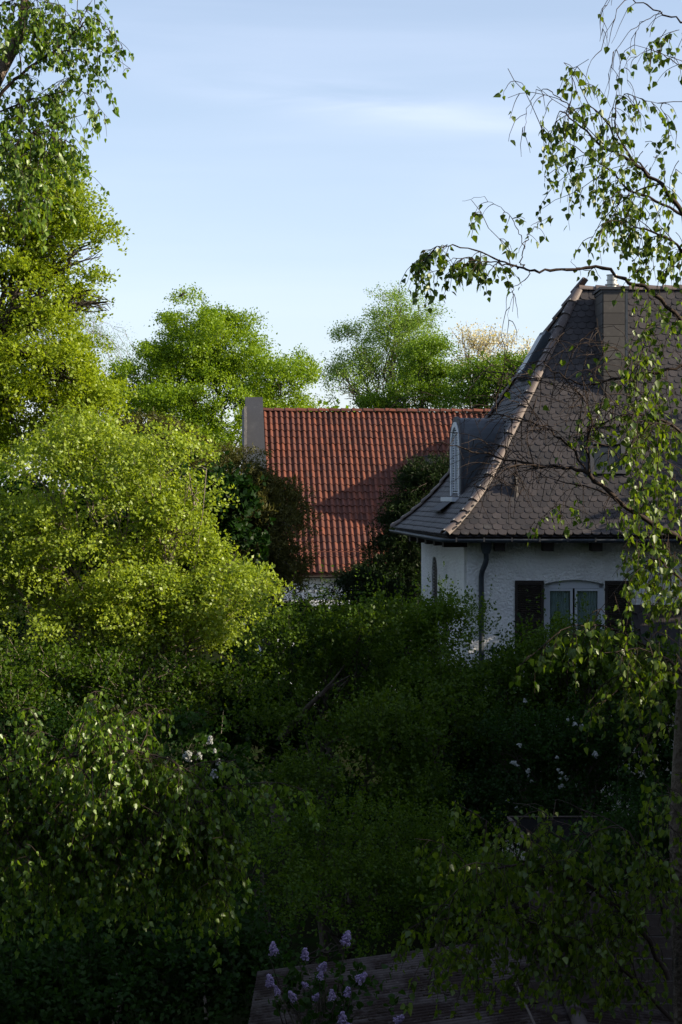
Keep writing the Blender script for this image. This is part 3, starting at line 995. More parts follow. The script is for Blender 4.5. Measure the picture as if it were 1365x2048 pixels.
wf.box(dp3(0, (dzb + dzt) / 2 - .12, -.045), .05, .05, dzt - dzb - .45, (dv, dw, Vector((0, 0, 1))))
dwin = wf.build('dormer_window', M['white'], dm)
dsl = MB()
k = dzb + .02
while k < dzt - .14:
    half = hw * .62 if k < spz else hw * .62 * math.sqrt(max(.02, 1 - ((k - spz) / (.62 * .80)) ** 2))
    dsl.box(dp3(0, k, -.015), 2 * half, .05, .022, (dv, dw, Vector((0, 0, 1))))
    k += .055
dsl.build('louvres', M['white'], dwin)['kind'] = 'stuff'
bk = MB().prism([dp3(s_ * .8, z_ if z_ < spz else spz + (z_ - spz) * .86, .03) for s_, z_ in prof_d], dw * .02)
bk.build('dormer_back', M['curtain'], dwin)
MB().box(dp3(0, dzb - .07, -.12), hw * 2.1, .26, .09, (dv, dw, Vector((0, 0, 1)))).build('dormer_sill', M['white'], dm)
apr = MB().prism([dp3(-.42, dzb - .11, -.2), dp3(.42, dzb - .11, -.2), dp3(.55, dzb - .32, -.50), dp3(-.55, dzb - .32, -.50)], Vector((0, 0, .015)) )
apr.build('dormer_apron', M['zinc_mid'], dm)

# low porch roof at the right of the front wall
porch = MB()
q0, q1 = on_front(1262), on_front(1560)
pz = zf_of(1210, q0)
nseg = 8
for k in range(nseg):
    a, b_ = k / nseg, (k + 1) / nseg
    za = pz - .95 * a ** .8; zb_ = pz - .95 * b_ ** .8
    oa, ob = 1.5 * a, 1.5 * b_
    porch.prism([front_pt(q0 - .0 , za, -oa - .002), front_pt(q1, za, -oa - .002), front_pt(q1, zb_, -ob - .002), front_pt(q0 - .0, zb_, -ob - .002)], (0, 0, -.08))
po = porch.build('porch_roof', M['tile_dark'], house, var=.1)
gutter([front_pt(q0 - .05, pz - 1.0, -1.56), front_pt(q1, pz - 1.0, -1.56)], 'porch_gutter', .07, M['zinc'], po)
ptiles = []
for k in range(7):
    a = k / 7.0
    for j in range(int((q1 - q0) / TW)):
        za = pz - .95 * (1 - a) ** .8
        p = front_pt(q0 + (j + .5 + (k % 2) * .5) * TW, za + .03, -1.5 * (1 - a))
        Y = (-outn['f'] * .83 + Vector((0, 0, .56))).normalized(); Z = u.cross(Y).normalized()
        mt = Matrix(((u.x, Y.x, Z.x, 0), (u.y, Y.y, Z.y, 0), (u.z, Y.z, Z.z, 0), (0, 0, 0, 1))); mt.translation = p
        ptiles.append(mt)
place_tiles(ptiles, BT, 'roof_tile', po, lambda m_: 0, 40, M['tile_dark'], tv, tf, VALS)

# ------------------------------------------------------------------ red roofed house
ang = R(5)
ru = Vector((math.cos(ang), math.sin(ang), 0)); rv = Vector((-math.sin(ang), math.cos(ang), 0))
rl = P(527, 822, 64.0)                 # ridge, left end
RLEN, RUN, RISE = 17.5, 5.8, 5.75
red = empty('red_roofed_house', (rl.x + 5, rl.y, 0), 'far pale house with a long red pantiled roof and white wall below', 'house')
def rr_pt(s, q, h=0.0):
    """s along the ridge, q 0 ridge .. 1 eave (front)"""
    p = rl + ru * s - rv * (RUN * q)
    nv_ = (Vector((0, 0, RUN)) - rv * RISE).normalized()
    return Vector((p.x, p.y, rl.z - RISE * q)) + nv_ * h
b = MB()
b.prism([rr_pt(0, 0, -.02), rr_pt(RLEN, 0, -.02), rr_pt(RLEN, 1, -.02), rr_pt(0, 1, -.02)], (0, 0, -.12))
bk_ = [Vector((rl.x, rl.y, rl.z - .03)), Vector((rl.x, rl.y, rl.z - .03)) + ru * RLEN]
b.prism([bk_[0], bk_[1], bk_[1] + rv * RUN + Vector((0, 0, -RISE)), bk_[0] + rv * RUN + Vector((0, 0, -RISE))], (0, 0, -.12))
rroof = b.build('roof', M['tile_red'], red, var=.1)
rroof['label'] = 'long roof of red wavy pantiles'
PW, PG = .205, .355
def pantile():
    xs = np.linspace(0, 1, 8)
    z = .040 * np.sin(xs * 2 * np.pi * .95 + .5) + .02
    w = (xs - .5) * (PW + .012)
    L = PG + .06
    top0 = [(w[i], -.01, z[i] + .042) for i in range(8)]
    top1 = [(w[i], L, z[i] + .004) for i in range(8)]
    bot0 = [(w[i], -.01, z[i] + .012) for i in range(8)]
    v = np.array(top0 + top1 + bot0)
    f = [(i, i + 1, 8 + i + 1, 8 + i) for i in range(7)] + [(16 + i, 16 + i + 1, i + 1, i) for i in range(7)]
    return v, f
pv_, pf_ = pantile()
PT = [tile_mesh('roof_tile', pv_, pf_, x, M['tile_red']) for x in VALS]
sl_v = (rv * RUN + Vector((0, 0, RISE))).normalized()
nn_v = ru.cross(sl_v).normalized()
rl_len = math.hypot(RUN, RISE)
rmats = []
rows = int(rl_len / PG) + 1
for i in range(rows):
    for j in range(int(13.5 / PW)):
        s_ = (j + .5) * PW; d_ = rl_len + .04 - i * PG
        if d_ < .25: continue
        pt = rr_pt(s_, d_ / rl_len, 0.0) 
        mt = Matrix(((ru.x, sl_v.x, nn_v.x, 0), (ru.y, sl_v.y, nn_v.y, 0), (ru.z, sl_v.z, nn_v.z, 0), (0, 0, 0, 1)))
        mt = mt @ Matrix.Rotation(random.gauss(0, .008), 4, 'Z') @ Matrix.Rotation(random.gauss(0, .012), 4, 'X')
        mt.translation = pt + Vector((0, 0, random.gauss(0, .005) - .035 * math.sin(s_ / 13.5 * math.pi) + .012 * math.sin(s_ * 1.9 + d_)))
        rmats.append(mt)
def score_red(mt):
    px, py = in_frame(mt.translation)
    return -abs(px - 700) / 150 - abs(py - 930) / 90 - (99 if px > 930 else 0)
place_tiles(rmats, PT, 'roof_tile', rroof, score_red, 300, M['tile_red'], pv_, pf_, VALS)
RC = [cap_mesh('ridge_tile', .46, .13, .115, M['tile_red'], v) for v in (0, .3, .6, .9)]
caps_along([rl + Vector((0, 0, .02)), rl + ru * 13 + Vector((0, 0, .02))], step=.42, name='ridge_tile', meshes=RC, parent=red, lift=0, clip=False)
# verge tiles at the left edge, snow rail, gutter, walls
gutter([rr_pt(-.1, 1.02, -.04), rr_pt(13, 1.02, -.04)], 'gutter', .09, M['wood_dark'], red)
b = MB()
ra, rb = rr_pt(-.0, .905, .16), rr_pt(9, .905, .16)
b.tube([ra, rb], .018, 6)
sr = b.build('snow_rail', M['tile_red'], red, var=.7)
for k in range(8):
    q = MB(); q.box(rr_pt(.6 + k * 1.1, .905, .08), .03, .03, .17, (ru, sl_v, nn_v)); q.build('rail_bracket', M['tile_red'], sr, var=.5)
rwz = rr_pt(0, 1).z - .18
b = MB()
f0 = rl - rv * (RUN - .35)
b.prism([Vector((f0.x, f0.y, 0)), Vector((f0.x, f0.y, 0)) + ru * RLEN, Vector((f0.x, f0.y, 0)) + ru * RLEN + rv * (2 * RUN - .7), Vector((f0.x, f0.y, 0)) + rv * (2 * RUN - .7)], (0, 0, rwz))
# gable triangle left
g0_ = Vector((f0.x, f0.y, rwz)); g1_ = g0_ + rv * (2 * RUN - .7)
b.prism([g0_, g1_, Vector(((g0_.x + g1_.x) / 2, (g0_.y + g1_.y) / 2, rl.z - .35))], ru * .3)
b.build('wall', M['plaster_far'], red)
MB().box(f0 + ru * 6 - rv * .03 + Vector((0, 0, rwz - .95 - f0.z)), 12, .05, .10, (ru, rv, Vector((0, 0, 1)))).build('string_course', M['white'], red)
# parapet firewall with sheet metal capping
pa = MB()
pw = .66
def par(q, h): 
    p = rr_pt(0, q, 0) - ru * .02
    return Vector((p.x, p.y, p.z + h))
poly = [par(0, .52), par(.36, .50), par(.36, -.9), par(0, -.9)]
pa.prism(poly, -ru * pw)
back = [par(0, .515), par(0, -.9), par(0, -.9) + rv * 2 - Vector((0, 0, 2)), par(0, .515) + rv * 2 - Vector((0, 0, 2))]
pa.prism(back, -ru * pw)
prt = pa.build('parapet', M['zinc_mid'], red)
prt['label'] = 'grey sheet metal capped firewall at the gable end'
MB().prism([par(.37, .50) + ru * .02, par(.37, .50) - ru * (pw + .04), par(.40, .12) - ru * (pw + .04), par(.40, .12) + ru * .02], (0, -.05, .0)).build('cap_end', M['zinc'], prt)
MB().box(par(.55, -.65) - ru * (pw / 2), pw, 2.3, 1.0, (ru, rv, Vector((0, 0, 1)))).build('stepped_block', M['zinc_mid'], prt)
MB().box(par(.2, .0) - ru * (pw + .06), .10, 2.6, 2.4, (ru, rv, Vector((0, 0, 1)))).build('rendered_side', M['stone_wall'], prt)
# grey vent box on the slope
q = (935 - 822) / 322.0
bx_ = rr_pt((858 - 527) / 54.5, .36, .22)
vb = MB().box(bx_, .55, .4, .34); vbo = vb.build('roof_vent', M['slab'], red, var=1.0)
MB().box(bx_ + Vector((0, 0, .19)), .64, .5, .04).build('vent_lid', M['zinc_mid'], vbo)
# tall cross wing at the right, behind the dark house, whose edge throws the slanting shadow over the tiles
wx = 8.9 * 1.0
wf0 = rr_pt(wx, 1.03); wg = MB()
WH = CZ + 4.35
wing0 = Vector((wf0.x, wf0.y, 0))
wg.prism([wing0, wing0 + ru * 6, wing0 + ru * 6 + rv * 12, wing0 + rv * 12], (0, 0, CZ + 2.95))
wgo = wg.build('cross_wing', M['plaster_far'], red)

# ------------------------------------------------------------------ unseen apartment block, added right of the view to shade the garden
ap_x, ap_y0, ap_y1, ap_h = 10.2, 1.0, 31.5, CZ + 2.3
apt = empty('shade_block', (ap_x + 6, 16, 0), 'unseen ochre flat-roofed block added beyond the right edge to cast shade', 'building')
MB().box((ap_x + 6, (ap_y0 + ap_y1) / 2, (ap_h - .3) / 2), 12, ap_y1 - ap_y0, ap_h - .3).build('wall', M['far_render'], apt)
MB().box((ap_x + 6, (ap_y0 + ap_y1) / 2, ap_h - .147), 12.3, ap_y1 - ap_y0 + .3, .29).build('roof', M['zinc_mid'], apt)
for k in range(9):
    for z in (1.7, 4.5, 7.3):
        wd = MB().box((ap_x - .01, ap_y0 + 2.2 + k * 3.2, z), .06, 1.3, 1.4).build('window', M['white'], apt)
        MB().box((ap_x - .045, ap_y0 + 2.2 + k * 3.2, z), .012, 1.12, 1.22).build('pane', M['glass'], wd)

# the house the picture is taken from, behind the camera
own = empty('brick_house', (0, -8, 0), 'tall plain house whose upper window the view is taken from', 'building')
MB().box((0, -7.2, 6.6), 27, 12, 13.2).build('wall', M['stone_wall'], own)
MB().prism([Vector((-14, -13.8, 13.2)), Vector((-14, -.6, 13.2)), Vector((-14, -7.2, 17.5))], (28, 0, 0)).build('roof', M['tile_dark'], own, var=.3)
for k in range(7):
    for z in (2.2, 5.2, 8.2, 11.2):
        wd = MB().box((-11 + k * 3.7, -1.17, z), 1.2, .06, 1.4).build('window', M['white'], own)
        MB().box((-11 + k * 3.7, -1.13, z), 1.04, .012, 1.24).build('pane', M['glass'], wd)

# ------------------------------------------------------------------ corrugated shed, bottom
A = P(513, 1962, 15.0); B = P(1085, 1886, 15.4); nearY = 9.6
shed = empty('garden_shed', ((A.x + B.x) / 2, 12.5, 0), 'low shed under a mossy corrugated sheet roof at the bottom', 'shed')
sw_ = (B - A); 
b = MB()
n_c = int(5.6 / .074)
NX = 3; per = 8
Yn = n_c * per
vs = np.zeros((Yn + 1, NX, 3))
for j in range(Yn + 1):
    yy = 15.2 - j * .074 / per
    wv = .026 * math.sin(j / per * 2 * math.pi)
    for i in range(NX):
        t = i / (NX - 1)
        xx = A.x + (B.x - A.x) * t
        vs[j, i] = (xx, yy + (B.y - A.y) * t, A.z + (B.z - A.z) * t + wv)
idx = np.arange((Yn + 1) * NX).reshape(Yn + 1, NX)
f = np.stack([idx[:-1, :-1], idx[:-1, 1:], idx[1:, 1:], idx[1:, :-1]], -1).reshape(-1, 4)
so_ = finish('corrugated_roof', np_mesh('corrugated_roof', vs.reshape(-1, 3), f), M['corrugated'], shed)
sm = so_.modifiers.new('solid', 'SOLIDIFY'); sm.thickness = .008
# far slope falling to the right
vs2 = vs.copy(); vs2[:, :, 0] = 2 * B.x - vs[:, :, 0]; vs2[:, :, 2] -= .001
finish('corrugated_roof', np_mesh('corrugated_roof', vs2.reshape(-1, 3), f), M['corrugated'], shed)
MB().box(((A.x + B.x) / 2 + 1.1, 12.4, (A.z - .1) / 2), 4.4, 5.2, A.z - .1).build('wall', M['boards'], shed)
MB().tube([(B.x, 15.55, B.z + .03), (B.x, 9.7, B.z + .03)], .06, 10).build('ridge_cap', M['corrugated'], shed, True)
# moss cushions
nm_ = 2600
mp_ = MB()
mv = []; mf = []
cl = RNG.random((190, 2))
for k in range(nm_):
    c = cl[RNG.integers(0, 190)]
    t = np.clip(c[0] + RNG.normal() * .035, .02, .98); yq = np.clip(c[1] + RNG.normal() * .012, .02, .98)
    yy = 15.1 - yq * 5.3
    xx = A.x + (B.x - A.x) * t; zz = A.z + (B.z - A.z) * t + .012
    r = .010 + .026 * RNG.random()
    n0 = len(mv)
    for q in range(6):
        a = q * math.pi / 3 + RNG.random()
        mv.append((xx + math.cos(a) * r * 1.8, yy + math.sin(a) * r * .7, zz))
    for q in range(6):
        a = q * math.pi / 3
        mv.append((xx + math.cos(a) * r * .8, yy + math.sin(a) * r * .35, zz + r * .55))
    mf += [(n0 + q, n0 + (q + 1) % 6, n0 + 6 + (q + 1) % 6, n0 + 6 + q) for q in range(6)] + [tuple(n0 + 6 + q for q in range(6))]
mp_.add(mv, mf).build('moss', M['moss'], shed)['kind'] = 'stuff'

# second, darker shed behind with a ridge and barge board
S = P(1019, 1636, 19.5); S2 = P(1560, 1636, 19.8); BB = P(1100, 1742, 18.6)
shed2 = empty('felt_roofed_shed', (S.x + 2, 19.5, 0), 'dark shed with black felt roof and a brown barge board', 'shed')
rake = BB - S
rake_full = rake * 1.9
MB().prism([S, S2, S2 + rake_full, S + rake_full], (0, 0, -.03)).build('roof', M['black_felt'], shed2)
MB().prism([S + Vector((0, .02, 0)), S2 + Vector((0, .02, 0)), S2 + Vector((rake_full.x, -rake_full.y, rake_full.z)), S + Vector((rake_full.x, -rake_full.y, rake_full.z))], (0, 0, -.03)).build('roof', M['black_felt'], shed2)
MB().prism([S + Vector((-.03, -.03, .03)), S + rake_full + Vector((-.03, -.03, .03)), S + rake_full + Vector((.03, -.03, .0)), S + Vector((.03, -.03, 0))], (0, -.03, -.02)).build('barge_board', M['boards'], shed2)
MB().tube([S + Vector((0, 0, .015)), S2 + Vector((0, 0, .015))], .010, 6).build('ridge_trim', M['boards'], shed2)
MB().box((S.x + 2.4, 19.5, (BB.z - .5) / 2), 3.2, 1.7, BB.z - .5).build('wall', M['wood_dark'], shed2)

# rough grey wall low on the right with horizontal boards
fen = empty('board_fence', P(1250, 1990, 13.5) * 1.0, 'weathered horizontal board fence behind birch leaves low right', 'fence')
fen.location.z = 0
for k in range(24):
    z = .12 + k * .178
    MB().box((2.75, 13.6, z), 2.5, .03, .165).build('board', M['boards'], fen)
for x in (1.7, 2.75, 3.8):
    MB().box((x, 13.66, 2.2), .09, .09, 4.4).build('post', M['boards'], fen)
# thin pale leaning pole
pl_ = empty('leaning_pole', (1.0, 12.6, 0), 'thin pale pole leaning over the mossy shed roof', 'pole')
MB().tube([P(985, 1862, 13.6), P(1022, 1945, 13.0), P(1075, 2060, 12.4)], [.007, .008, .009], 8).build('pole_shaft', M['boards'], pl_, True)
MB().tube([P(984, 1860, 13.6), P(986, 1865, 13.58)], .018, 8).build('pole_cap', M['zinc_mid'], pl_)

# ------------------------------------------------------------------ far trees
rg = np.random.default_rng(11)
d = 86
make_plant('lime_tree', 'broad domed bright green lime tree behind the metal-capped gable', 'tree', (P(430, 900, d).x, d, 0),
           [lp(385, 690, d, 85, 92, 3.0), lp(455, 705, d, 80, 82, 3.0), lp(345, 760, d, 80, 80, 3), lp(520, 770, d, 85, 70, 3), lp(585, 755, d - 1, 45, 68, 2.2, 1.2), lp(275, 790, d - 2, 62, 60, 2.2),
            lp(430, 840, d - 2, 110, 95, 3.4), lp(235, 765, d, 22, 38, 1.2, 1.4), lp(560, 830, d, 70, 60, 2), lp(330, 870, d - 2, 100, 80, 2.6), lp(375, 655, d, 34, 36, 1.5, 1.3)],
           15000, 11, .46, .112, LEAF_OVAL, LM['lime'], M['bark_dark'], rg, trunk_r=.2, up=.35, gap=2.4, gth=-.8, lo=.5, twigs=False, spread=.7, clump=(36, 1.3))
d = 105
make_plant('poplar_tree', 'tall airy pale green tree showing sky through its crown', 'tree', (P(790, 900, d).x, d, 0),
           [lp(790, 665, d, 62, 72, 3), lp(740, 710, d, 72, 62, 3), lp(845, 690, d, 50, 60, 3), lp(700, 770, d, 62, 48, 2.6), lp(800, 760, d, 90, 70, 3), lp(800, 625, d, 34, 38, 1.5), lp(672, 735, d, 30, 26, 1.2)],
           5200, 11, .62, .11, LEAF_OVAL, LM['pale'], M['twig_pale'], rg, trunk_r=.28, up=.7, gap=2.0, lo=.3, spread=.7, twig_r=.007, clump=(40, 1.6))
d = 92
make_plant('maple_tree', 'rounded mid green tree directly over the red ridge', 'tree', (P(850, 900, d).x, d, 0),
           [lp(850, 765, d, 62, 66, 2.4), lp(905, 780, d, 45, 52, 2), lp(800, 810, d, 62, 42, 2), lp(862, 725, d, 36, 30, 1.4), lp(740, 830, d, 50, 28, 2)],
           4600, 11, .46, .115, LEAF_OVAL, LM['green'], M['bark_dark'], rg, trunk_r=.22, gap=1.6, lo=.45, twigs=False, spread=.6, clump=(50, 1.7))
d = 88
make_plant('oak_tree', 'dark green tree tucked beside the steep dark roof', 'tree', (P(990, 900, d).x, d, 0),
           [lp(970, 775, d, 45, 52, 2), lp(1015, 760, d, 42, 46, 2), lp(1000, 810, d, 60, 40, 2), lp(1075, 790, d, 60, 60, 2), lp(945, 750, d, 18, 20, .8), lp(930, 815, d, 30, 30, 1)],
           4600, 11, .46, .115, LEAF_OVAL, LM['green'], M['bark_dark'], rg, trunk_r=.2, gap=1.5, lo=.45, twigs=False, vr=(0, .7), spread=.6, clump=(50, 1.6))
d = 112
make_plant('blossom_tree', 'cream flowering tree top beyond the green crowns', 'tree', (P(960, 900, d).x, d, 0),
           [lp(935, 715, d, 34, 34, 1.6), lp(975, 720, d, 34, 28, 1.6), lp(1015, 725, d, 34, 28, 1.6), lp(960, 760, d, 60, 40, 2)],
           1000, 9, 1.0, .13, LEAF_OVAL, LM['cream'], M['twig_pale'], rg, trunk_r=.2, up=.8, gap=1.4, twig_r=.022, spread=.7)
d = 95
make_plant('weeping_birch', 'distant drooping grey green birch by the maple edge', 'tree', (P(130, 900, d).x, d, 0),
           [lp(135, 690, d, 36, 70, 1.6), lp(120, 740, d, 50, 60, 2), lp(100, 660, d, 30, 50, 1.4)],
           800, 14, 1.5, .12, LEAF_NARROW, LM['green'], M['twig_pale'], rg, trunk_r=.2, up=.1, droop=1.2, vr=(0, .6), gap=0, twig_r=.012)
# a far dark backdrop of woodland behind the garden trees
d = 125
wood = make_plant('far_wood', 'far dark green line of woodland between the nearer crowns', 'woodland', (0, d, 0),
           [lp(x, 930 + 25 * math.sin(x * .02), d, 140, 125, 5) for x in range(-300, 1700, 125)],
           2600, 8, 1.2, .44, LEAF_OVAL, LM['lime'], M['bark_dark'], rg, trunk_r=0, limbs=False, twigs=False, vr=(0, .6))
wood['kind'] = 'stuff'

# left maple, big
d = 36
make_plant('field_maple', 'tall bright yellow green maple filling the left edge', 'tree', (P(-60, 1300, d).x, d, 0),
           [lp(60, 420, d, 95, 100, 1.6), lp(110, 480, d, 72, 78, 1.4), lp(185, 500, d, 52, 44, 1.0, 1.2), lp(170, 590, d, 58, 50, 1.2), lp(215, 610, d, 26, 30, .7, 1.2), lp(60, 600, d, 110, 100, 1.8),
            lp(60, 740, d, 130, 90, 1.8), lp(10, 780, d, 80, 70, 1.5, 1.5), lp(150, 770, d, 75, 90, 1.4), lp(40, 860, d, 130, 90, 1.8), lp(160, 880, d, 80, 70, 1.4), lp(-120, 500, d, 130, 170, 2.2), lp(-120, 760, d, 140, 170, 2.2),
            lp(110, 370, d, 55, 60, 1), lp(200, 830, d, 40, 60, 1)],
           15500, 11, .24, .072, LEAF_OVAL, LM['maple'], M['bark_dark'], rg, trunk_r=.15, fork=tuple(P(-10, 700, d)), up=.4, gap=1.1, gth=-.5, lo=.4, twig_r=.0025, spread=.75, clump=(48, 1.9))
# columns of yew
def yew(name_label, px, pts, d, lm, n, cat='tree', vr=(0, 1)):
    make_plant('yew_tree', name_label, cat, (P(px, 1300, d).x, d, 0), pts, int(n * 1.1), 24, .36, .10, LEAF_NARROW, LM[lm], M['bark_dark'], rg,
               trunk_r=.14, up=.35, outw=1.0, droop=.35, spread=.38, gap=0, lo=.55, twig_r=.008, nup=.2, vr=vr, group='yews around the houses')
yew('brown tinged yew below the metal-capped gable', 560, [lp(526, 1020, 38, 48, 52, 1), lp(568, 1090, 38, 42, 62, 1), lp(520, 1090, 38, 60, 80, 1.2), lp(535, 1150, 38, 50, 60, 1.1), lp(515, 1000, 38, 34, 40, .9), lp(470, 975, 38, 30, 40, .8), lp(455, 1010, 38, 50, 80, 1)], 38, 'yew_brown', 2300)
yew('dark yew standing against the shaded red tiles', 800, [lp(870, 965, 44, 38, 42, 1), lp(842, 1005, 44, 30, 60, 1), lp(818, 1065, 44, 40, 60, 1.2), lp(840, 1070, 44, 50, 70, 1.2), lp(778, 1128, 44, 48, 50, 1.2), lp(830, 1160, 44, 50, 60, 1.2)], 44, 'yew', 2100)
yew('low dark yew beside the white wall stub', 650, [lp(715, 1195, 41, 40, 46, 1.0), lp(590, 1265, 39, 46, 38, 1.1), lp(770, 1230, 41, 56, 52, 1.2), lp(660, 1270, 41, 60, 34, 1.2)], 40, 'yew', 1500, vr=(0, .5))
yew('brown topped yews peeping over the light bush', 285, [lp(285, 885, 42, 50, 45, 1), lp(330, 900, 42, 40, 40, 1), lp(250, 890, 42, 30, 40, 1), lp(380, 930, 42, 50, 50, 1)], 42, 'yew_brown', 1100, vr=(0, .8))

# ------------------------------------------------------------------ light bush on the left
d = 24
rg = np.random.default_rng(21)
make_plant('willow_shrub', 'large sunlit yellow green bush across the left half', 'shrub', (P(230, 1900, d).x, d, 0),
           [lp(190, 930, d, 90, 70, .7), lp(320, 910, d, 75, 55, .7), lp(390, 960, d, 60, 65, .7), lp(90, 960, d, 95, 70, .8), lp(250, 1010, d, 120, 80, .9), lp(380, 1060, d, 75, 70, .8), lp(430, 1150, d, 85, 70, .8),
            lp(478, 1120, d, 56, 50, .6), lp(485, 1200, d, 50, 52, .6), lp(110, 1110, d, 130, 85, .9), lp(270, 1170, d, 130, 90, 1), lp(60, 1240, d, 110, 80, 1), lp(220, 1280, d, 120, 70, 1), lp(390, 1250, d, 110, 75, .9), lp(60, 1060, d, 70, 50, .8),
            lp(-80, 1100, d, 110, 160, 1), lp(415, 1295, d, 60, 40, .7)],
           11500, 13, .20, .050, LEAF_OVAL, LM['bush'], M['twig_pale'], rg, trunk_r=.07, up=.55, gap=.62, lo=.30, twig_r=.0018, spread=.7, clump=(46, 2.0), gth=-.3, fork=tuple(P(240, 1480, d)))
make_plant('elder_shrub', 'half shaded green bush under the sunlit one', 'shrub', (P(150, 1900, 23).x, 23, 0),
           [lp(80, 1370, 23, 120, 70, .8), lp(260, 1390, 23, 120, 70, .8), lp(380, 1400, 23.4, 80, 80, .8), lp(20, 1430, 22, 60, 60, .6), lp(180, 1460, 23, 140, 60, .8)],
           3600, 12, .22, .05, LEAF_OVAL, LM['shade'], M['twig_pale'], rg, trunk_r=.06, up=.4, gap=.55, lo=.2, spread=.8)

# ------------------------------------------------------------------ shaded shrubs in the middle
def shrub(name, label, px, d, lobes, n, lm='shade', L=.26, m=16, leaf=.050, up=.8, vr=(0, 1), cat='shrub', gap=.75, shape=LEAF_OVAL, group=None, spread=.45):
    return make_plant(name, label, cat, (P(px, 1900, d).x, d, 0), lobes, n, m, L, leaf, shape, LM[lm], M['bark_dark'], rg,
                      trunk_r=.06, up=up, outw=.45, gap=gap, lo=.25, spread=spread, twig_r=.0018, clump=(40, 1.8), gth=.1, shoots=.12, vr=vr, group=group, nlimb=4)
shrub('hazel_shrub', 'dark green shrub with upright shoots below the yews', 640, 27, [lp(560, 1290, 27, 60, 55, .8), lp(650, 1305, 27, 85, 58, .9), lp(740, 1270, 27, 70, 60, .9), lp(700, 1370, 26.5, 130, 80, 1), lp(560, 1400, 26.5, 90, 80, 1)], 2600)
shrub('plum_shrub', 'tall leafy shrub growing up the house corner', 880, 28, [lp(870, 1275, 28, 50, 55, .7), lp(893, 1255, 28, 28, 45, .5), lp(810, 1290, 28, 50, 50, .8), lp(930, 1330, 27.6, 70, 50, .8), lp(830, 1380, 27, 110, 70, 1)], 2000, lm='shade_warm')
shrub('privet_shrub', 'dense dark shrub below the shuttered window', 1080, 27, [lp(1000, 1365, 27, 60, 42, .7), lp(1075, 1350, 27, 60, 45, .7), lp(1060, 1400, 27, 110, 60, .9), lp(960, 1430, 26.5, 120, 80, 1)], 2200)
shrub('dogwood_shrub', 'shrub with tall shoots rising in front of the window', 1160, 26.5, [lp(1130, 1325, 26.5, 40, 46, .6), lp(1180, 1330, 26.5, 50, 50, .7), lp(1240, 1335, 26.5, 60, 60, .8), lp(1190, 1390, 26.5, 110, 70, .9), lp(1320, 1400, 26.5, 90, 90, .9)], 2200)
shrub('hawthorn_shrub', 'shaded hawthorn with scattered white blossom clusters', 1110, 25, [lp(1040, 1510, 25, 110, 60, .8), lp(1150, 1530, 25, 110, 80, .8), lp(1260, 1500, 25.4, 110, 90, .8)], 1500, 'dim', up=.5)
shrub('currant_shrub', 'deep shaded mass of upright shoots mid picture', 640, 24.5, [lp(560, 1500, 25, 90, 70, .8), lp(660, 1490, 25, 90, 80, .8), lp(760, 1500, 24.6, 90, 80, .8), lp(640, 1590, 24, 130, 70, .9), lp(840, 1580, 24.5, 90, 80, .8)], 3000)
shrub('snowberry_shrub', 'layered dark green shrub above the mossy shed', 640, 22, [lp(560, 1690, 22, 80, 60, .8), lp(690, 1680, 22, 110, 60, .8), lp(820, 1690, 22.4, 70, 55, .8), lp(640, 1790, 21, 120, 60, .8), lp(760, 1810, 21, 100, 50, .7), lp(880, 1840, 21, 70, 50, .7), lp(900, 1760, 21.5, 80, 70, .7), lp(980, 1800, 21, 80, 80, .7)], 4200, lm='shade_warm', up=.35, leaf=.04)
shrub('bramble_shrub', 'low bramble thicket between birch foliage and shed', 540, 18.5, [lp(520, 1760, 18.5, 40, 90, .5), lp(560, 1850, 18, 80, 60, .5), lp(660, 1900, 18, 110, 40, .5), lp(480, 1900, 18, 50, 60, .5)], 1200, lm='shade_warm', up=.5, leaf=.04)
shrub('blackthorn_shrub', 'dim shrub in the darkest part behind the felt shed', 950, 24, [lp(930, 1640, 24, 80, 70, .8), lp(1050, 1640, 24, 90, 60, .8), lp(1200, 1640, 24, 120, 60, .8), lp(1320, 1640, 24, 90, 90, .8)], 900, 'dim', up=.4, vr=(0, .4))
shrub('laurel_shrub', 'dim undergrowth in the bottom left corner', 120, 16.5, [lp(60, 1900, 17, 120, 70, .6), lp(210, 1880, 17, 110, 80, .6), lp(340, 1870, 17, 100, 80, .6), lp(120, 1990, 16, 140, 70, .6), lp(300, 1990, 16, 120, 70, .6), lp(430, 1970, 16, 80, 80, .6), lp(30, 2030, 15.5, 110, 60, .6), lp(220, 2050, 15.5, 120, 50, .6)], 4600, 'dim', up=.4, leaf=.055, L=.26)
shrub('box_shrub', 'dark sprigs in front of the black felt roof', 1200, 17.8, [lp(1180, 1740, 17.8, 90, 50, .4), lp(1270, 1720, 17.8, 80, 70, .4), lp(1120, 1790, 17.8, 70, 40, .4)], 700, 'dim', up=.8, leaf=.04)
shrub('ivy_thicket', 'very dark leafage behind the low birch boughs', 200, 21, [lp(60, 1560, 21.5, 140, 110, .8), lp(250, 1560, 21.5, 140, 100, .8), lp(420, 1560, 22, 90, 110, .8), lp(150, 1720, 20, 160, 100, .8), lp(380, 1740, 20, 120, 110, .8)], 2400, 'dim', up=.4, vr=(0, .5))
# deep hedge behind everything so no open ground shows between shrubs
shrub('hedge', 'deep shaded hedge closing the garden behind the shrubs', 700, 31, [lp(x, 1440 if x > 700 else 1400, 31, 120, 150, .9) for x in range(-60, 1500, 100)] + [lp(x, 1600, 31, 120, 150, .9) for x in range(700, 1500, 130)] + [lp(x, 1090, 31.5, 140, 170, .9, 1.2) for x in range(-60, 420, 110)], 8000, 'dim', up=.6, leaf=.115, m=12, vr=(0, .3), gap=0)

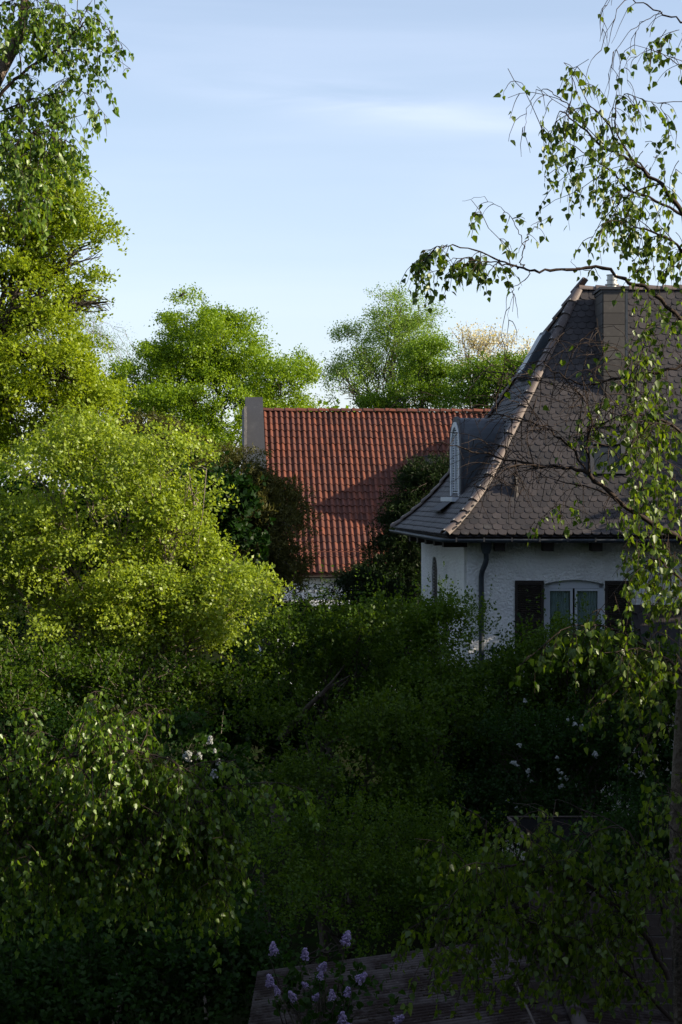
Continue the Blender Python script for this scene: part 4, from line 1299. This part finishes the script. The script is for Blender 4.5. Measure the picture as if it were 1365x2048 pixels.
shrub('laurel_shrub', 'deep green shrub hiding the foot of the white house wall', 960, 29.5, [lp(900, 1600, 29.5, 90, 110, .7), lp(1030, 1600, 29.5, 100, 110, .7), lp(1180, 1600, 29.5, 110, 110, .7), lp(960, 1700, 29, 110, 70, .7), lp(760, 1360, 31, 90, 90, .7), lp(640, 1370, 32, 90, 80, .7), lp(850, 1440, 29.5, 90, 90, .7)], 2800, 'dim', up=.6, leaf=.10, m=12, vr=(0, .5), gap=0)

# flowers
def floret_cluster(name, r, h, n, m, rng, fs=.012):
    V = []; F = []; VA = []
    for i in range(n):
        z = rng.random() * h
        rr = r * (1 - .6 * (z / h) ** 1.4) * (.45 + .65 * rng.random())
        a = rng.random() * 6.283
        c = np.array([math.cos(a) * rr, math.sin(a) * rr, z])
        ax = nrm(np.array([[math.cos(a), math.sin(a), .4]]) + rng.normal(size=(1, 3)) * .3)[0]
        s = nrm(np.cross(ax, [0, 0, 1.])[None])[0]; t = np.cross(ax, s)
        k = len(V)
        V += [c + s * fs, c + t * fs, c - s * fs, c - t * fs, c + ax * fs * .5, c - ax * fs]
        F += [(k, k + 1, k + 4), (k + 1, k + 2, k + 4), (k + 2, k + 3, k + 4), (k + 3, k, k + 4), (k + 1, k, k + 5), (k + 2, k + 1, k + 5), (k + 3, k + 2, k + 5), (k, k + 3, k + 5)]
        VA += [rng.random()] * 6
    me = bpy.data.meshes.new(name)
    me.from_pydata([tuple(v) for v in V], [], F)
    a = me.attributes.new('var', 'FLOAT', 'POINT'); a.data.foreach_set('value', np.array(VA, dtype=np.float32))
    me.materials.append(m)
    return me
LIL = [floret_cluster('flower_panicle', .05, .12, 130, M['lilac'], rg, .011) for _ in range(3)]
WLI = [floret_cluster('flower_panicle', .055, .11, 80, M['white_flower'], rg, .014) for _ in range(3)]
HAW = [floret_cluster('blossom', .035, .04, 22, M['white_flower'], rg, .014) for _ in range(3)]
def put(meshes, name, parent, px, py, d, sc_=1.0, tilt=.4):
    o = bpy.data.objects.new(name, random.choice(meshes)); link(o, parent)
    mt = Matrix.Translation(P(px, py, d)) @ Matrix.Rotation(random.uniform(0, 6.28), 4, 'Z') @ Matrix.Rotation(random.gauss(0, tilt), 4, 'X') @ Matrix.Scale(sc_, 4)
    o.matrix_local = Matrix.Translation(-parent.location) @ mt
    return o
ld = 12.0
lil = make_plant('lilac_shrub', 'lilac bush with purple flower panicles before the corrugated roof', 'shrub', (P(640, 2200, ld).x, ld, 0),
                 [lp(620, 2030, ld, 80, 70, .25), lp(700, 2010, ld, 60, 40, .2), lp(560, 1990, ld, 40, 50, .2), lp(780, 2070, ld, 60, 40, .2), lp(650, 1980, ld, 50, 30, .15)],
                 60, 8, .15, .045, LEAF_BROAD, LM['dim'], M['bark_grey'], rg, trunk_r=.02, clump=(6, 1.2), up=.8, gap=0, lo=.3, twig_r=.003, fork=tuple(P(640, 2150, ld)))
for px, py, s in ((540, 1895, 1.0), (545, 1960, 1.0), (560, 1975, .7), (601, 1905, .9), (597, 1985, .8), (652, 1925, .9), (690, 1875, 1.1), (707, 1950, 1.0), (640, 1945, .7), (632, 1985, .7), (668, 1985, .8),
                  (678, 2035, 1.0), (783, 2030, .9), (705, 2045, .8), (622, 1960, .6), (690, 1980, .8)):
    dd = ld - random.uniform(.25, .5)
    put(LIL, 'flower_panicle', lil, px + random.gauss(0, 4), py + 14, dd, s * .7, .6)
    MB().tube([P(px, py + 20, dd), P(px * .7 + 640 * .3, py + 110, ld), P(640, 2170, ld)], [.003, .005, .008], 5).build('stem', M['bark_grey'], lil)
wl = make_plant('white_lilac', 'dim shrub with white flower panicles beside the low birch bough', 'shrub', (P(410, 1900, 20).x, 20, 0),
                [lp(410, 1540, 20, 45, 60, .3), lp(430, 1640, 20, 50, 80, .4), lp(390, 1480, 20, 30, 40, .3)], 160, 10, .22, .055, LEAF_BROAD, LM['dim'], M['bark_grey'], rg, trunk_r=.03, up=.7, lo=.2)
for px, py, s in ((421, 1480, .9), (376, 1508, 1.2), (399, 1510, .8), (438, 1522, .7), (430, 1498, .5), (428, 1548, 1.0), (410, 1535, .7)):
    put(WLI, 'flower_panicle', wl, px, py + 8, 19.5, s * .9)
haw = [o for o in C.objects if o.name == 'hawthorn_shrub'][0]
for k in range(26):
    px, py = random.choice(((1046, 1415), (1035, 1495), (1046, 1545), (1072, 1555), (1032, 1530), (1130, 1572), (1130, 1550), (1181, 1510), (1150, 1572), (1110, 1506), (1070, 1556), (1028, 1610), (1160, 1445)))
    put(HAW, 'blossom', haw, px + random.gauss(0, 9), py + random.gauss(0, 7), 24.0 + random.uniform(-.1, .3), random.uniform(.6, 1.3), 1.0)
# hazel's bare grey fork
fk = MB()
fk.tube([P(560, 1480, 25.8), P(620, 1410, 25.6), P(655, 1378, 25.5), P(700, 1352, 25.5)], [.05, .04, .03, .015], 8)
fk.tube([P(640, 1392, 25.5), P(668, 1360, 25.4), P(690, 1330, 25.4)], [.03, .02, .01], 8)
hz = [o for o in C.objects if o.name == 'hazel_shrub'][0]
fk.build('branch', M['bark_dark'], hz, True)

# ------------------------------------------------------------------ near birches
class Birch:
    def __init__(s, name, label, base, rng):
        s.root = empty(name, base, label, 'tree')
        s.rng = rng
        s.tw = []; s.tr = []      # twig polylines (K=6)
        s.lb = []; s.la = []; s.ln = []; s.ls = []
    def limb(s, pts, r0, r1, d0, twigs=8, tl=(.15, .5), leafy=1.0, sub=0, droop=1.0, dd=.12, name='branch', bark='birch_twig', start=.15, bend=None):
        """pts: picture points of the limb at depth d0 (third value = own depth offset)"""
        rng = s.rng
        P3 = []
        off = 0
        for q in pts:
            off += rng.normal() * dd * .3
            P3.append(P(q[0], q[1], d0 + (q[2] if len(q) > 2 else 0) + off))
        # smooth
        fine = []
        n = len(P3)
        for i in range(n - 1):
            p0 = P3[max(i - 1, 0)]; p1 = P3[i]; p2 = P3[i + 1]; p3 = P3[min(i + 2, n - 1)]
            for k in range(4):
                t = k / 4
                fine.append(0.5 * ((2 * p1) + (p2 - p0) * t + (2 * p0 - 5 * p1 + 4 * p2 - p3) * t * t + (3 * p1 - p0 - 3 * p2 + p3) * t ** 3))
        fine.append(P3[-1])
        rr = [r0 + (r1 - r0) * (i / (len(fine) - 1)) for i in range(len(fine))]
        rr = [x * .62 * (1 + .14 * math.sin(i * 2.1)) for i, x in enumerate(rr)]
        fine = [fine[0]] + [p + Vector(rng.normal(size=3)) * .006 for p in fine[1:-1]] + [fine[-1]]
        MB().tube(fine, rr, 7 if r0 < .03 else 10).build(name, M[bark], s.root, True)
        L = sum((a - b).length for a, b in zip(fine[:-1], fine[1:]))
        for k in range(sub):
            i = rng.integers(int(len(fine) * start), len(fine) - 1)
            a = np.array(fine[i]); dr = np.array((fine[min(i + 1, len(fine) - 1)] - fine[i - 1]).normalized())
            dd_ = nrm((dr * .7 + rdir(1, rng)[0] * .8 + np.array([0, 0, .15]))[None])[0]
            ln = rng.uniform(.25, .6)
            s.sub(a, dd_, ln, rr[i] * .45, max(2, int(twigs / 3)), tl, leafy, droop)
        for k in range(twigs):
            i = rng.integers(int(len(fine) * start), len(fine))
            a = np.array(fine[i]); dr = np.array((fine[min(i + 1, len(fine) - 1)] - fine[max(i - 1, 0)]).normalized())
            s.twig(a, nrm((dr * .5 + rdir(1, rng)[0] * .8)[None])[0], rng.uniform(*tl), leafy, droop)
        return fine
    def sub(s, a, d, ln, r, nt, tl, leafy, droop):
        K = 6; rng = s.rng
        pts = [a]; dd_ = d.copy()
        for k in range(K - 1):
            dd_ = nrm((dd_ + rng.normal(size=3) * .18 - np.array([0, 0, .10 * droop]))[None])[0]
            pts.append(pts[-1] + dd_ * ln / (K - 1))
        s.tw.append(np.array(pts)); s.tr.append(np.linspace(max(r, .003), .0018, K))
        for k in range(nt):
            i = rng.integers(1, K)
            s.twig(pts[i], nrm((dd_ * .4 + rdir(1, rng)[0])[None])[0], rng.uniform(*tl), leafy, droop)
    def twig(s, a, d, ln, leafy, droop):
        K = 6; rng = s.rng
        pts = [np.array(a)]; dd_ = d.copy(); dd_[2] = min(dd_[2], .2)
        for k in range(K - 1):
            dd_ = nrm((dd_ + rng.normal(size=3) * .16 + np.array([0, 0, -.42 * droop]))[None])[0]
            pts.append(pts[-1] + dd_ * ln / (K - 1))
        pts = np.array(pts)
        s.tw.append(pts); s.tr.append(np.linspace(.0024, .0011, K))
        nl = int(ln / .026 * leafy * rng.uniform(.5, 1.2))
        for k in range(nl):
            t = rng.uniform(.12, 1.0) * (K - 1)
            i = min(int(t), K - 2)
            p = pts[i] + (pts[i + 1] - pts[i]) * (t - i)
            o = rdir(1, rng)[0]; o[2] *= .5
            s.lb.append(p + o * .012 + np.array([0, 0, -.006]))
            s.la.append(o * .55 + np.array([0, 0, -.85 + rng.normal() * .3]))
            s.ln.append(rdir(1, rng)[0] + np.array([0, 0, .25]))
            s.ls.append(rng.uniform(.026, .047))
    def fill(s, px, py, rx, ry, d0, n, tl=(.12, .35), leafy=1.0, droop=1.0, dz=.5):
        """extra hanging twigs through a region"""
        rng = s.rng
        for k in range(n):
            q = rdir(1, rng)[0] * rng.random() ** .4
            a = np.array(P(px + q[0] * rx, py + q[2] * ry, d0 + q[1] * dz))
            s.twig(a, rdir(1, rng)[0], rng.uniform(*tl), leafy, droop)
    def done(s, nparts=300, lm='birch'):
        v, f = twig_tubes(np.array(s.tw), np.array(s.tr), 4)
        o = finish('twigs', np_mesh('twigs', v, f), M['birch_twig'], s.root); o['kind'] = 'stuff'
        B_ = np.array(s.lb); Ax = nrm(np.array(s.la)); No = np.array(s.ln); Sz = np.array(s.ls)
        side = nrm(np.cross(Ax, No)); nor = np.cross(side, Ax)
        view = nrm(B_ - np.array([0, 0, CZ]))
        px = 682 + B_[:, 0] / B_[:, 1] * FPX; py = HOR - (B_[:, 2] - CZ) / B_[:, 1] * FPX
        vis = (px > 5) & (px < 1360) & (py > 5) & (py < 2040)
        score = Sz / B_[:, 1] * np.abs((nor * view).sum(1)) * vis - (B_[:, 1] * .0004)
        order = np.argsort(-score)
        part = order[:nparts]; rest = order[nparts:]
        S, F = LEAF_BIRCH
        var = np.clip(s.rng.normal(.45, .25, len(B_)), 0, 1)
        V = [leaf_me(lm, S, F, x) for x in (.1, .3, .45, .6, .85)]
        for i in part:
            o = bpy.data.objects.new('leaf', V[s.rng.integers(0, 5)]); link(o, s.root)
            mt = Matrix(((side[i, 0], Ax[i, 0], nor[i, 0], 0), (side[i, 1], Ax[i, 1], nor[i, 1], 0), (side[i, 2], Ax[i, 2], nor[i, 2], 0), (0, 0, 0, 1))) @ Matrix.Scale(float(Sz[i]), 4)
            mt.translation = Vector(B_[i])
            o.matrix_local = Matrix.Translation(-s.root.location) @ mt
        v, f, vv = leaves(B_[rest], Ax[rest], No[rest], Sz[rest], LEAF_BIRCH, var[rest])
        o = finish('foliage', np_mesh('foliage', v, f, vv), LM[lm], s.root); o['kind'] = 'stuff'
        return len(B_)
_lc = {}
def leaf_me(lm, S, F, x):
    if (lm, x) in _lc: return _lc[(lm, x)]
    me = np_mesh('leaf', S, F, np.full(len(S), x)); me.materials.append(LM[lm]); _lc[(lm, x)] = me
    return me

rg = np.random.default_rng(5)
# right birch
rb = Birch('birch_tree', 'birch on the right edge with bare arching twigs over the dark roof', P(1345, 2048, 9.6) * 1.0, rg)
rb.root.location = Vector((P(1345, 2048, 9.6).x, 9.6, 0))
D = 9.5
tk = [Vector((P(1385, 2048, 9.8).x, 9.8, 0)), P(1395, 2048, 9.8), P(1385, 1800, 9.8), P(1378, 1650, 9.8), P(1385, 1480, 9.8), P(1395, 1250, 9.8), P(1410, 1000, 9.8), P(1410, 700, 9.7), P(1420, 400, 9.7), P(1450, 50, 9.6), P(1450, -200, 9.6)]
MB().tube(tk, [.17, .135, .125, .115, .105, .095, .085, .07, .055, .04, .02], 14).build('trunk', M['birch_bark'], rb.root, True)
lim = rb.limb
# long arching bough over the sky
lim([(1410, 690), (1350, 625), (1300, 580), (1262, 566), (1205, 538), (1160, 536), (1115, 541), (1070, 541), (1040, 534), (1000, 519), (950, 501), (895, 489), (870, 500), (845, 525)], .021, .0025, D, 16, (.1, .3), 1.1, 0, 1.0, start=.72)
lim([(1040, 534), (1020, 530), (990, 524), (960, 520), (930, 515), (900, 520), (880, 540)], .008, .002, D, 14, (.08, .26), 1.25, 2)
lim([(895, 489), (870, 495), (845, 510), (832, 540)], .004, .002, D, 8, (.1, .3), 1.1)
lim([(1000, 519), (985, 530), (965, 528), (940, 526)], .005, .002, D, 9, (.08, .22), 1.3)
lim([(1045, 535), (1042, 522), (1050, 490), (1062, 465), (1075, 448), (1100, 432)], .006, .0015, D, 5, (.06, .14), .9, 0, .8, start=.5)
lim([(1050, 498), (1042, 470), (1030, 448), (1015, 425), (990, 405), (960, 398), (925, 402)], .0045, .0015, D, 6, (.06, .13), .9, 0, .7, start=.4)
lim([(1062, 541), (1050, 560), (1030, 575), (1022, 590), (1018, 640)], .005, .0012, D, 6, (.10, .2), 0.0, 0, 1.1, start=.4)
lim([(1200, 538), (1175, 540), (1150, 532), (1143, 518)], .004, .0015, D, 4, (.05, .1), 1.0, 0)
# upper crown
lim([(1450, 640), (1400, 520), (1365, 430), (1330, 380), (1290, 340), (1240, 310), (1200, 290), (1165, 255), (1120, 222)], .026, .006, D, 14, (.12, .28), .95, 5, .9)
lim([(1165, 255), (1140, 215), (1110, 190), (1085, 177), (1062, 200), (1052, 235), (1047, 265)], .006, .0015, D, 5, (.08, .2), .35, 1, 1.1)
lim([(1300, 350), (1250, 300), (1210, 240), (1180, 215), (1150, 220), (1110, 250), (1090, 290)], .010, .002, D, 16, (.12, .35), .95, 3, 1.1)
lim([(1290, 340), (1240, 280), (1230, 215), (1250, 190), (1290, 200), (1340, 210)], .008, .002, D, 12, (.1, .25), .8, 2, 1.0)
lim([(1365, 430), (1310, 400), (1260, 380), (1220, 340), (1180, 310), (1130, 280)], .014, .003, D + .2, 12, (.12, .28), 1.1, 3, 1.0)
lim([(1410, 560), (1365, 500), (1320, 470), (1270, 450), (1230, 420)], .018, .003, D, 14, (.12, .34), 1.0, 5, 1.0)
lim([(1420, 60), (1365, 42), (1320, 22), (1275, 2), (1240, -20)], .010, .004, D, 6, (.1, .3), .25, 1, 1.2)
lim([(1325, 24), (1290, 40), (1255, 70), (1230, 110), (1215, 160), (1203, 210)], .004, .0012, D, 6, (.1, .3), .12, 0, 1.3)
lim([(1290, 42), (1265, 75), (1255, 120), (1258, 160), (1265, 190)], .003, .0012, D, 3, (.1, .25), .2, 0, 1.3)
lim([(1225, -10), (1208, 20), (1205, 60), (1212, 95)], .003, .0011, D, 5, (.08, .2), .05, 0, 1.3)
lim([(1420, 160), (1365, 132), (1325, 108), (1300, 100), (1265, 118), (1235, 150)], .006, .0015, D, 10, (.08, .22), .9, 1, 1.0)
rb.fill(1350, 60, 25, 30, D, 6)
rb.fill(1290, 330, 90, 90, D, 26, (.12, .3), .9)
rb.fill(1200, 300, 70, 60, D, 9, (.12, .3), .9)
rb.fill(1320, 500, 70, 80, D, 20, (.12, .34), 1.0)
rb.fill(1320, 640, 70, 70, D, 26, (.12, .34), .9)
rb.fill(1270, 700, 60, 60, D, 10, (.12, .3), .8)
# twiggy boughs before the dark roof
lim([(1400, 1120), (1365, 1085), (1300, 1045), (1235, 1000), (1180, 950), (1130, 935), (1085, 932), (1030, 922), (960, 905), (900, 890), (850, 885)], .030, .002, D, 26, (.12, .35), .06, 10, .5, start=.25)
lim([(1180, 950), (1150, 905), (1110, 870), (1075, 850), (1040, 840), (1000, 825), (980, 812)], .012, .002, D, 20, (.12, .3), .04, 8, .2)
lim([(1180, 950), (1175, 900), (1182, 850), (1170, 800), (1140, 765), (1110, 745)], .012, .002, D, 18, (.12, .3), .12, 8, .2)
lim([(1400, 730), (1365, 735), (1300, 745), (1240, 755), (1190, 770), (1140, 762), (1100, 735), (1080, 720), (1050, 735)], .016, .002, D, 20, (.12, .32), .12, 8, .5)
lim([(1400, 900), (1340, 850), (1280, 830), (1220, 840), (1170, 870)], .016, .003, D, 20, (.12, .3), .5, 8, .4)
lim([(1060, 800), (1000, 790), (940, 798), (880, 792), (810, 795)], .003, .001, D + .4, 6, (.1, .3), 0, 0, .3)
rb.fill(1180, 860, 60, 60, D, 14, (.1, .25), .5)
rb.fill(1310, 850, 60, 100, D, 46, (.12, .3), .95)
rb.fill(1310, 1000, 60, 70, D, 26, (.12, .3), .9)
rb.fill(1110, 1000, 50, 30, D, 9, (.1, .24), .8)
rb.fill(1080, 1030, 20, 20, D, 4, (.1, .2), .8)
rb.fill(1250, 1010, 50, 60, D, 12, (.12, .3), .7)
# middle right curtain
lim([(1400, 1180), (1350, 1150), (1320, 1120), (1280, 1130), (1260, 1170)], .014, .002, D, 16, (.12, .3), .9, 3)
lim([(1400, 1400), (1350, 1330), (1290, 1290), (1230, 1260), (1180, 1250), (1150, 1270)], .018, .002, D, 26, (.12, .35), .95, 6)
rb.fill(1330, 1150, 50, 70, D, 22, (.12, .3), .95)
rb.fill(1300, 1310, 70, 70, D, 36, (.12, .34), .95)
rb.fill(1300, 1430, 70, 80, D, 30, (.12, .34), .9)
rb.fill(1340, 1600, 40, 90, D, 16, (.12, .34), .9)
# low boughs
lim([(1338, 1960), (1280, 1860), (1200, 1790), (1140, 1755), (1080, 1735), (1010, 1735), (950, 1750), (905, 1790)], .024, .003, D, 40, (.12, .34), 1.1, 12)
lim([(1345, 2040), (1250, 1940), (1160, 1880), (1080, 1850), (1000, 1850), (930, 1870)], .020, .003, D, 40, (.12, .32), 1.1, 12)
lim([(1335, 1850), (1300, 1740), (1270, 1680), (1220, 1650), (1160, 1670)], .014, .002, D, 22, (.12, .3), 1.0, 6)
rb.fill(1100, 1830, 160, 70, D, 70, (.12, .3), 1.0)
rb.fill(1230, 1900, 130, 110, D, 80, (.12, .32), 1.0)
rb.fill(1290, 1750, 80, 90, D, 40, (.12, .32), 1.0)
rb.fill(1000, 1960, 60, 50, D, 10, (.12, .26), .8)
rb.fill(1310, 780, 60, 90, D, 22, (.12, .3), 1.0)
rb.fill(1300, 930, 70, 90, D, 26, (.12, .32), 1.0)
rb.fill(1310, 1110, 60, 70, D, 22, (.12, .32), 1.0)
rb.fill(1250, 860, 60, 50, D, 8, (.12, .28), .8)
rb.fill(1150, 1860, 150, 80, 9.2, 34, (.12, .3), 1.0)
rb.fill(1325, 1700, 45, 160, 9.3, 34, (.12, .32), 1.0, 1.0, .2)
nR = rb.done()

# left birch
lb = Birch('birch_tree', 'birch on the left edge with hanging leafy boughs high and low', (0, 0, 0), np.random.default_rng(9))
D = 11.5
bx0 = P(-160, 1500, D)
lb.root.location = Vector((bx0.x, D, 0))
MB().tube([Vector((bx0.x, D, 0)), P(-160, 1500, D), P(-150, 1000, D), P(-110, 500, D), P(-60, 260, D), P(0, 145, D), P(30, 90, D), P(45, 55, D), P(50, 0, D), P(60, -120, D)],
          [.17, .13, .11, .085, .065, .045, .04, .035, .028, .015], 12).build('trunk', M['birch_bark'], lb.root, True)
lim = lb.limb
lim([(-100, 330), (-40, 240), (10, 180), (30, 158), (70, 128), (105, 105), (135, 82), (160, 55), (190, 38), (215, 60), (245, 95)], .026, .002, D, 26, (.12, .34), 1.1, 6, 1.0, start=.3)
lim([(105, 105), (140, 105), (175, 130), (205, 165)], .006, .0015, D, 14, (.1, .3), 1.1, 2)
lim([(-40, 240), (20, 215), (70, 195), (110, 190), (150, 180), (185, 195), (215, 235)], .012, .002, D, 24, (.12, .34), 1.1, 4)
lim([(-60, 20), (0, 10), (50, -5), (90, 5), (130, 10)], .012, .002, D, 24, (.12, .34), 1.1, 4)
lim([(-80, 420), (-20, 330), (40, 280), (90, 260), (130, 280)], .014, .002, D, 28, (.12, .34), 1.1, 6)
lb.fill(60, 50, 100, 60, D, 70, (.12, .34), 1.1)
lb.fill(60, 290, 90, 80, D, 120, (.12, .34), 1.1)
lb.fill(20, 200, 60, 60, D, 30, (.12, .34), 1.0)
lb.fill(70, 380, 70, 70, D, 36, (.12, .34), 1.0)
lb.fill(-60, 200, 60, 250, D, 60, (.12, .34), 1.0)
# low boughs
D = 11.0
lim([(-160, 1640), (-40, 1590), (0, 1560), (60, 1545), (110, 1520), (160, 1510), (220, 1502), (280, 1505), (340, 1520), (400, 1560), (425, 1610)], .022, .002, D, 70, (.15, .42), 1.15, 16)
lim([(0, 1560), (40, 1535), (120, 1530), (170, 1495), (190, 1470), (222, 1460), (260, 1480), (300, 1500)], .010, .002, D, 34, (.1, .3), 1.1, 6)
lim([(-160, 1560), (-40, 1585), (20, 1588), (80, 1605), (140, 1630), (190, 1640), (250, 1650), (330, 1650), (420, 1660), (480, 1700)], .018, .002, D, 60, (.15, .45), 1.15, 16)
lim([(-160, 1700), (-60, 1650), (20, 1640), (100, 1660), (200, 1700)], .014, .002, D, 40, (.15, .45), 1.1, 10)
lb.fill(390, 1630, 70, 70, D, 60, (.15, .4), 1.2)
lb.fill(250, 1600, 170, 80, D, 60, (.15, .35), 1.2)
lb.fill(120, 1620, 110, 80, D, 40, (.15, .35), 1.2)
lb.fill(330, 1620, 110, 90, D, 110, (.15, .4), 1.1)
lb.fill(180, 1640, 150, 80, D, 90, (.15, .4), 1.0)
lb.fill(425, 1740, 58, 110, D, 110, (.15, .4), 1.1)
lb.fill(280, 1730, 120, 80, D, 70, (.15, .45), 1.0)
lb.fill(60, 1700, 90, 110, D, 60, (.15, .4), 1.0)
lb.fill(20, 1830, 30, 60, D, 10, (.12, .3), 1.1)
lb.fill(100, 1800, 30, 30, D, 6, (.12, .3), 1.1)
nL = lb.done(lm='birch_lit')
print('leaves', nR, nL)

# unseen tree row added to make the block's shadow edge ragged and dappled
rgt = np.random.default_rng(77)
for k, (x, y, t, r) in enumerate(((8.1, 6.3, 3.0, 1.6), (8.0, 9.5, 3.0, 1.6), (8.4, 13.5, 3.2, 1.8), (7.9, 17.5, 2.2, 1.6), (8.3, 21.5, 2.9, 1.8), (8.4, 25.0, 3.2, 1.8), (8.7, 28.6, 3.2, 1.8), (9.4, 31.9, 3.0, 1.5))):
    make_plant('shade_hornbeam', ('unseen shade-casting hornbeam nearest the brick house in the row by the ochre block', 'unseen shade-casting hornbeam next but one to the brick house by the ochre block', 'third unseen shade-casting hornbeam from the brick house beside the ochre block', 'fourth unseen shade-casting hornbeam from the brick house beside the ochre block', 'fifth unseen shade-casting hornbeam from the brick house beside the ochre block', 'sixth unseen shade-casting hornbeam from the brick house beside the ochre block', 'seventh unseen shade-casting hornbeam from the brick house beside the ochre block', 'unseen shade-casting hornbeam at the far end of the row nearest the dark-roofed house')[k], 'tree', (x, y, 0),
               [(x, y, CZ + t - 1.2, r, r, 1.3), (x + .3, y + .4, CZ + t - 2.8, r * 1.1, r * 1.1, 1.6), (x - .2, y - .7, CZ + t - 1.6, r * .7, r * .7, .9)], 420, 10, .42, .16, LEAF_OVAL, LM['green'], M['bark_dark'], rgt, trunk_r=.1, group='unseen hornbeams added to break up the shadow edge', gap=0)

# unseen tree added off-frame to shade the lower slope of the dark roof
make_plant('lime_tree', 'unseen lime tree added right of the dark-roofed house for its shade', 'tree', (14.5, 34.6, 0),
           [(14.5, 34.6, CZ + 1.2, 2.2, 2.0, 2.6), (13.6, 34.6, CZ + 2.3, 1.7, 1.8, 1.7), (15.5, 34.2, CZ - 1, 2, 2, 2.4)], 2600, 10, .5, .14, LEAF_BROAD, LM['lime'], M['bark_dark'], np.random.default_rng(3), trunk_r=.2)

# unseen tall trees added left of the garden to block sky light
rgt = np.random.default_rng(78)
for k, (x, y, lab) in enumerate(((-11.5, 4, 'unseen tall lime added to block sky light beside the brick house, left of the view'), (-12.5, 11, 'unseen tall lime added to block sky light halfway along the left garden edge'), (-13, 18.5, 'unseen tall lime added to block sky light at the far end of the left garden edge'))):
    make_plant('lime_tree', lab, 'tree', (x, y, 0),
               [(x, y, 8, 3.4, 3.4, 4.0), (x + .5, y + 1, 12, 2.8, 2.8, 3.2), (x - .5, y - 1, 4.5, 3.0, 3.0, 2.6)], 1000, 10, .7, .26, LEAF_OVAL, LM['green'], M['bark_dark'], rgt, trunk_r=.22, group='unseen limes added on the left to block sky light', gap=0)

# small bird on the highest twig of the lime
bp = P(363, 592, 84)
bird = MB()
bird.tube([bp + Vector((-.16, 0, -.06)), bp + Vector((-.08, 0, -.02)), bp + Vector((0, 0, .03)), bp + Vector((.07, 0, .09)), bp + Vector((.11, 0, .14)), bp + Vector((.15, 0, .15)), bp + Vector((.20, 0, .14))],
          [.012, .03, .065, .06, .038, .035, .004], 8)
bird.tube([bp + Vector((-.02, 0, .0)), bp + Vector((-.02, 0, -.14))], .008, 5)
bo = bird.build('bird', M['wood_dark'], None, True)
tag(bo, 'small black bird perched on top of the lime tree', 'bird')
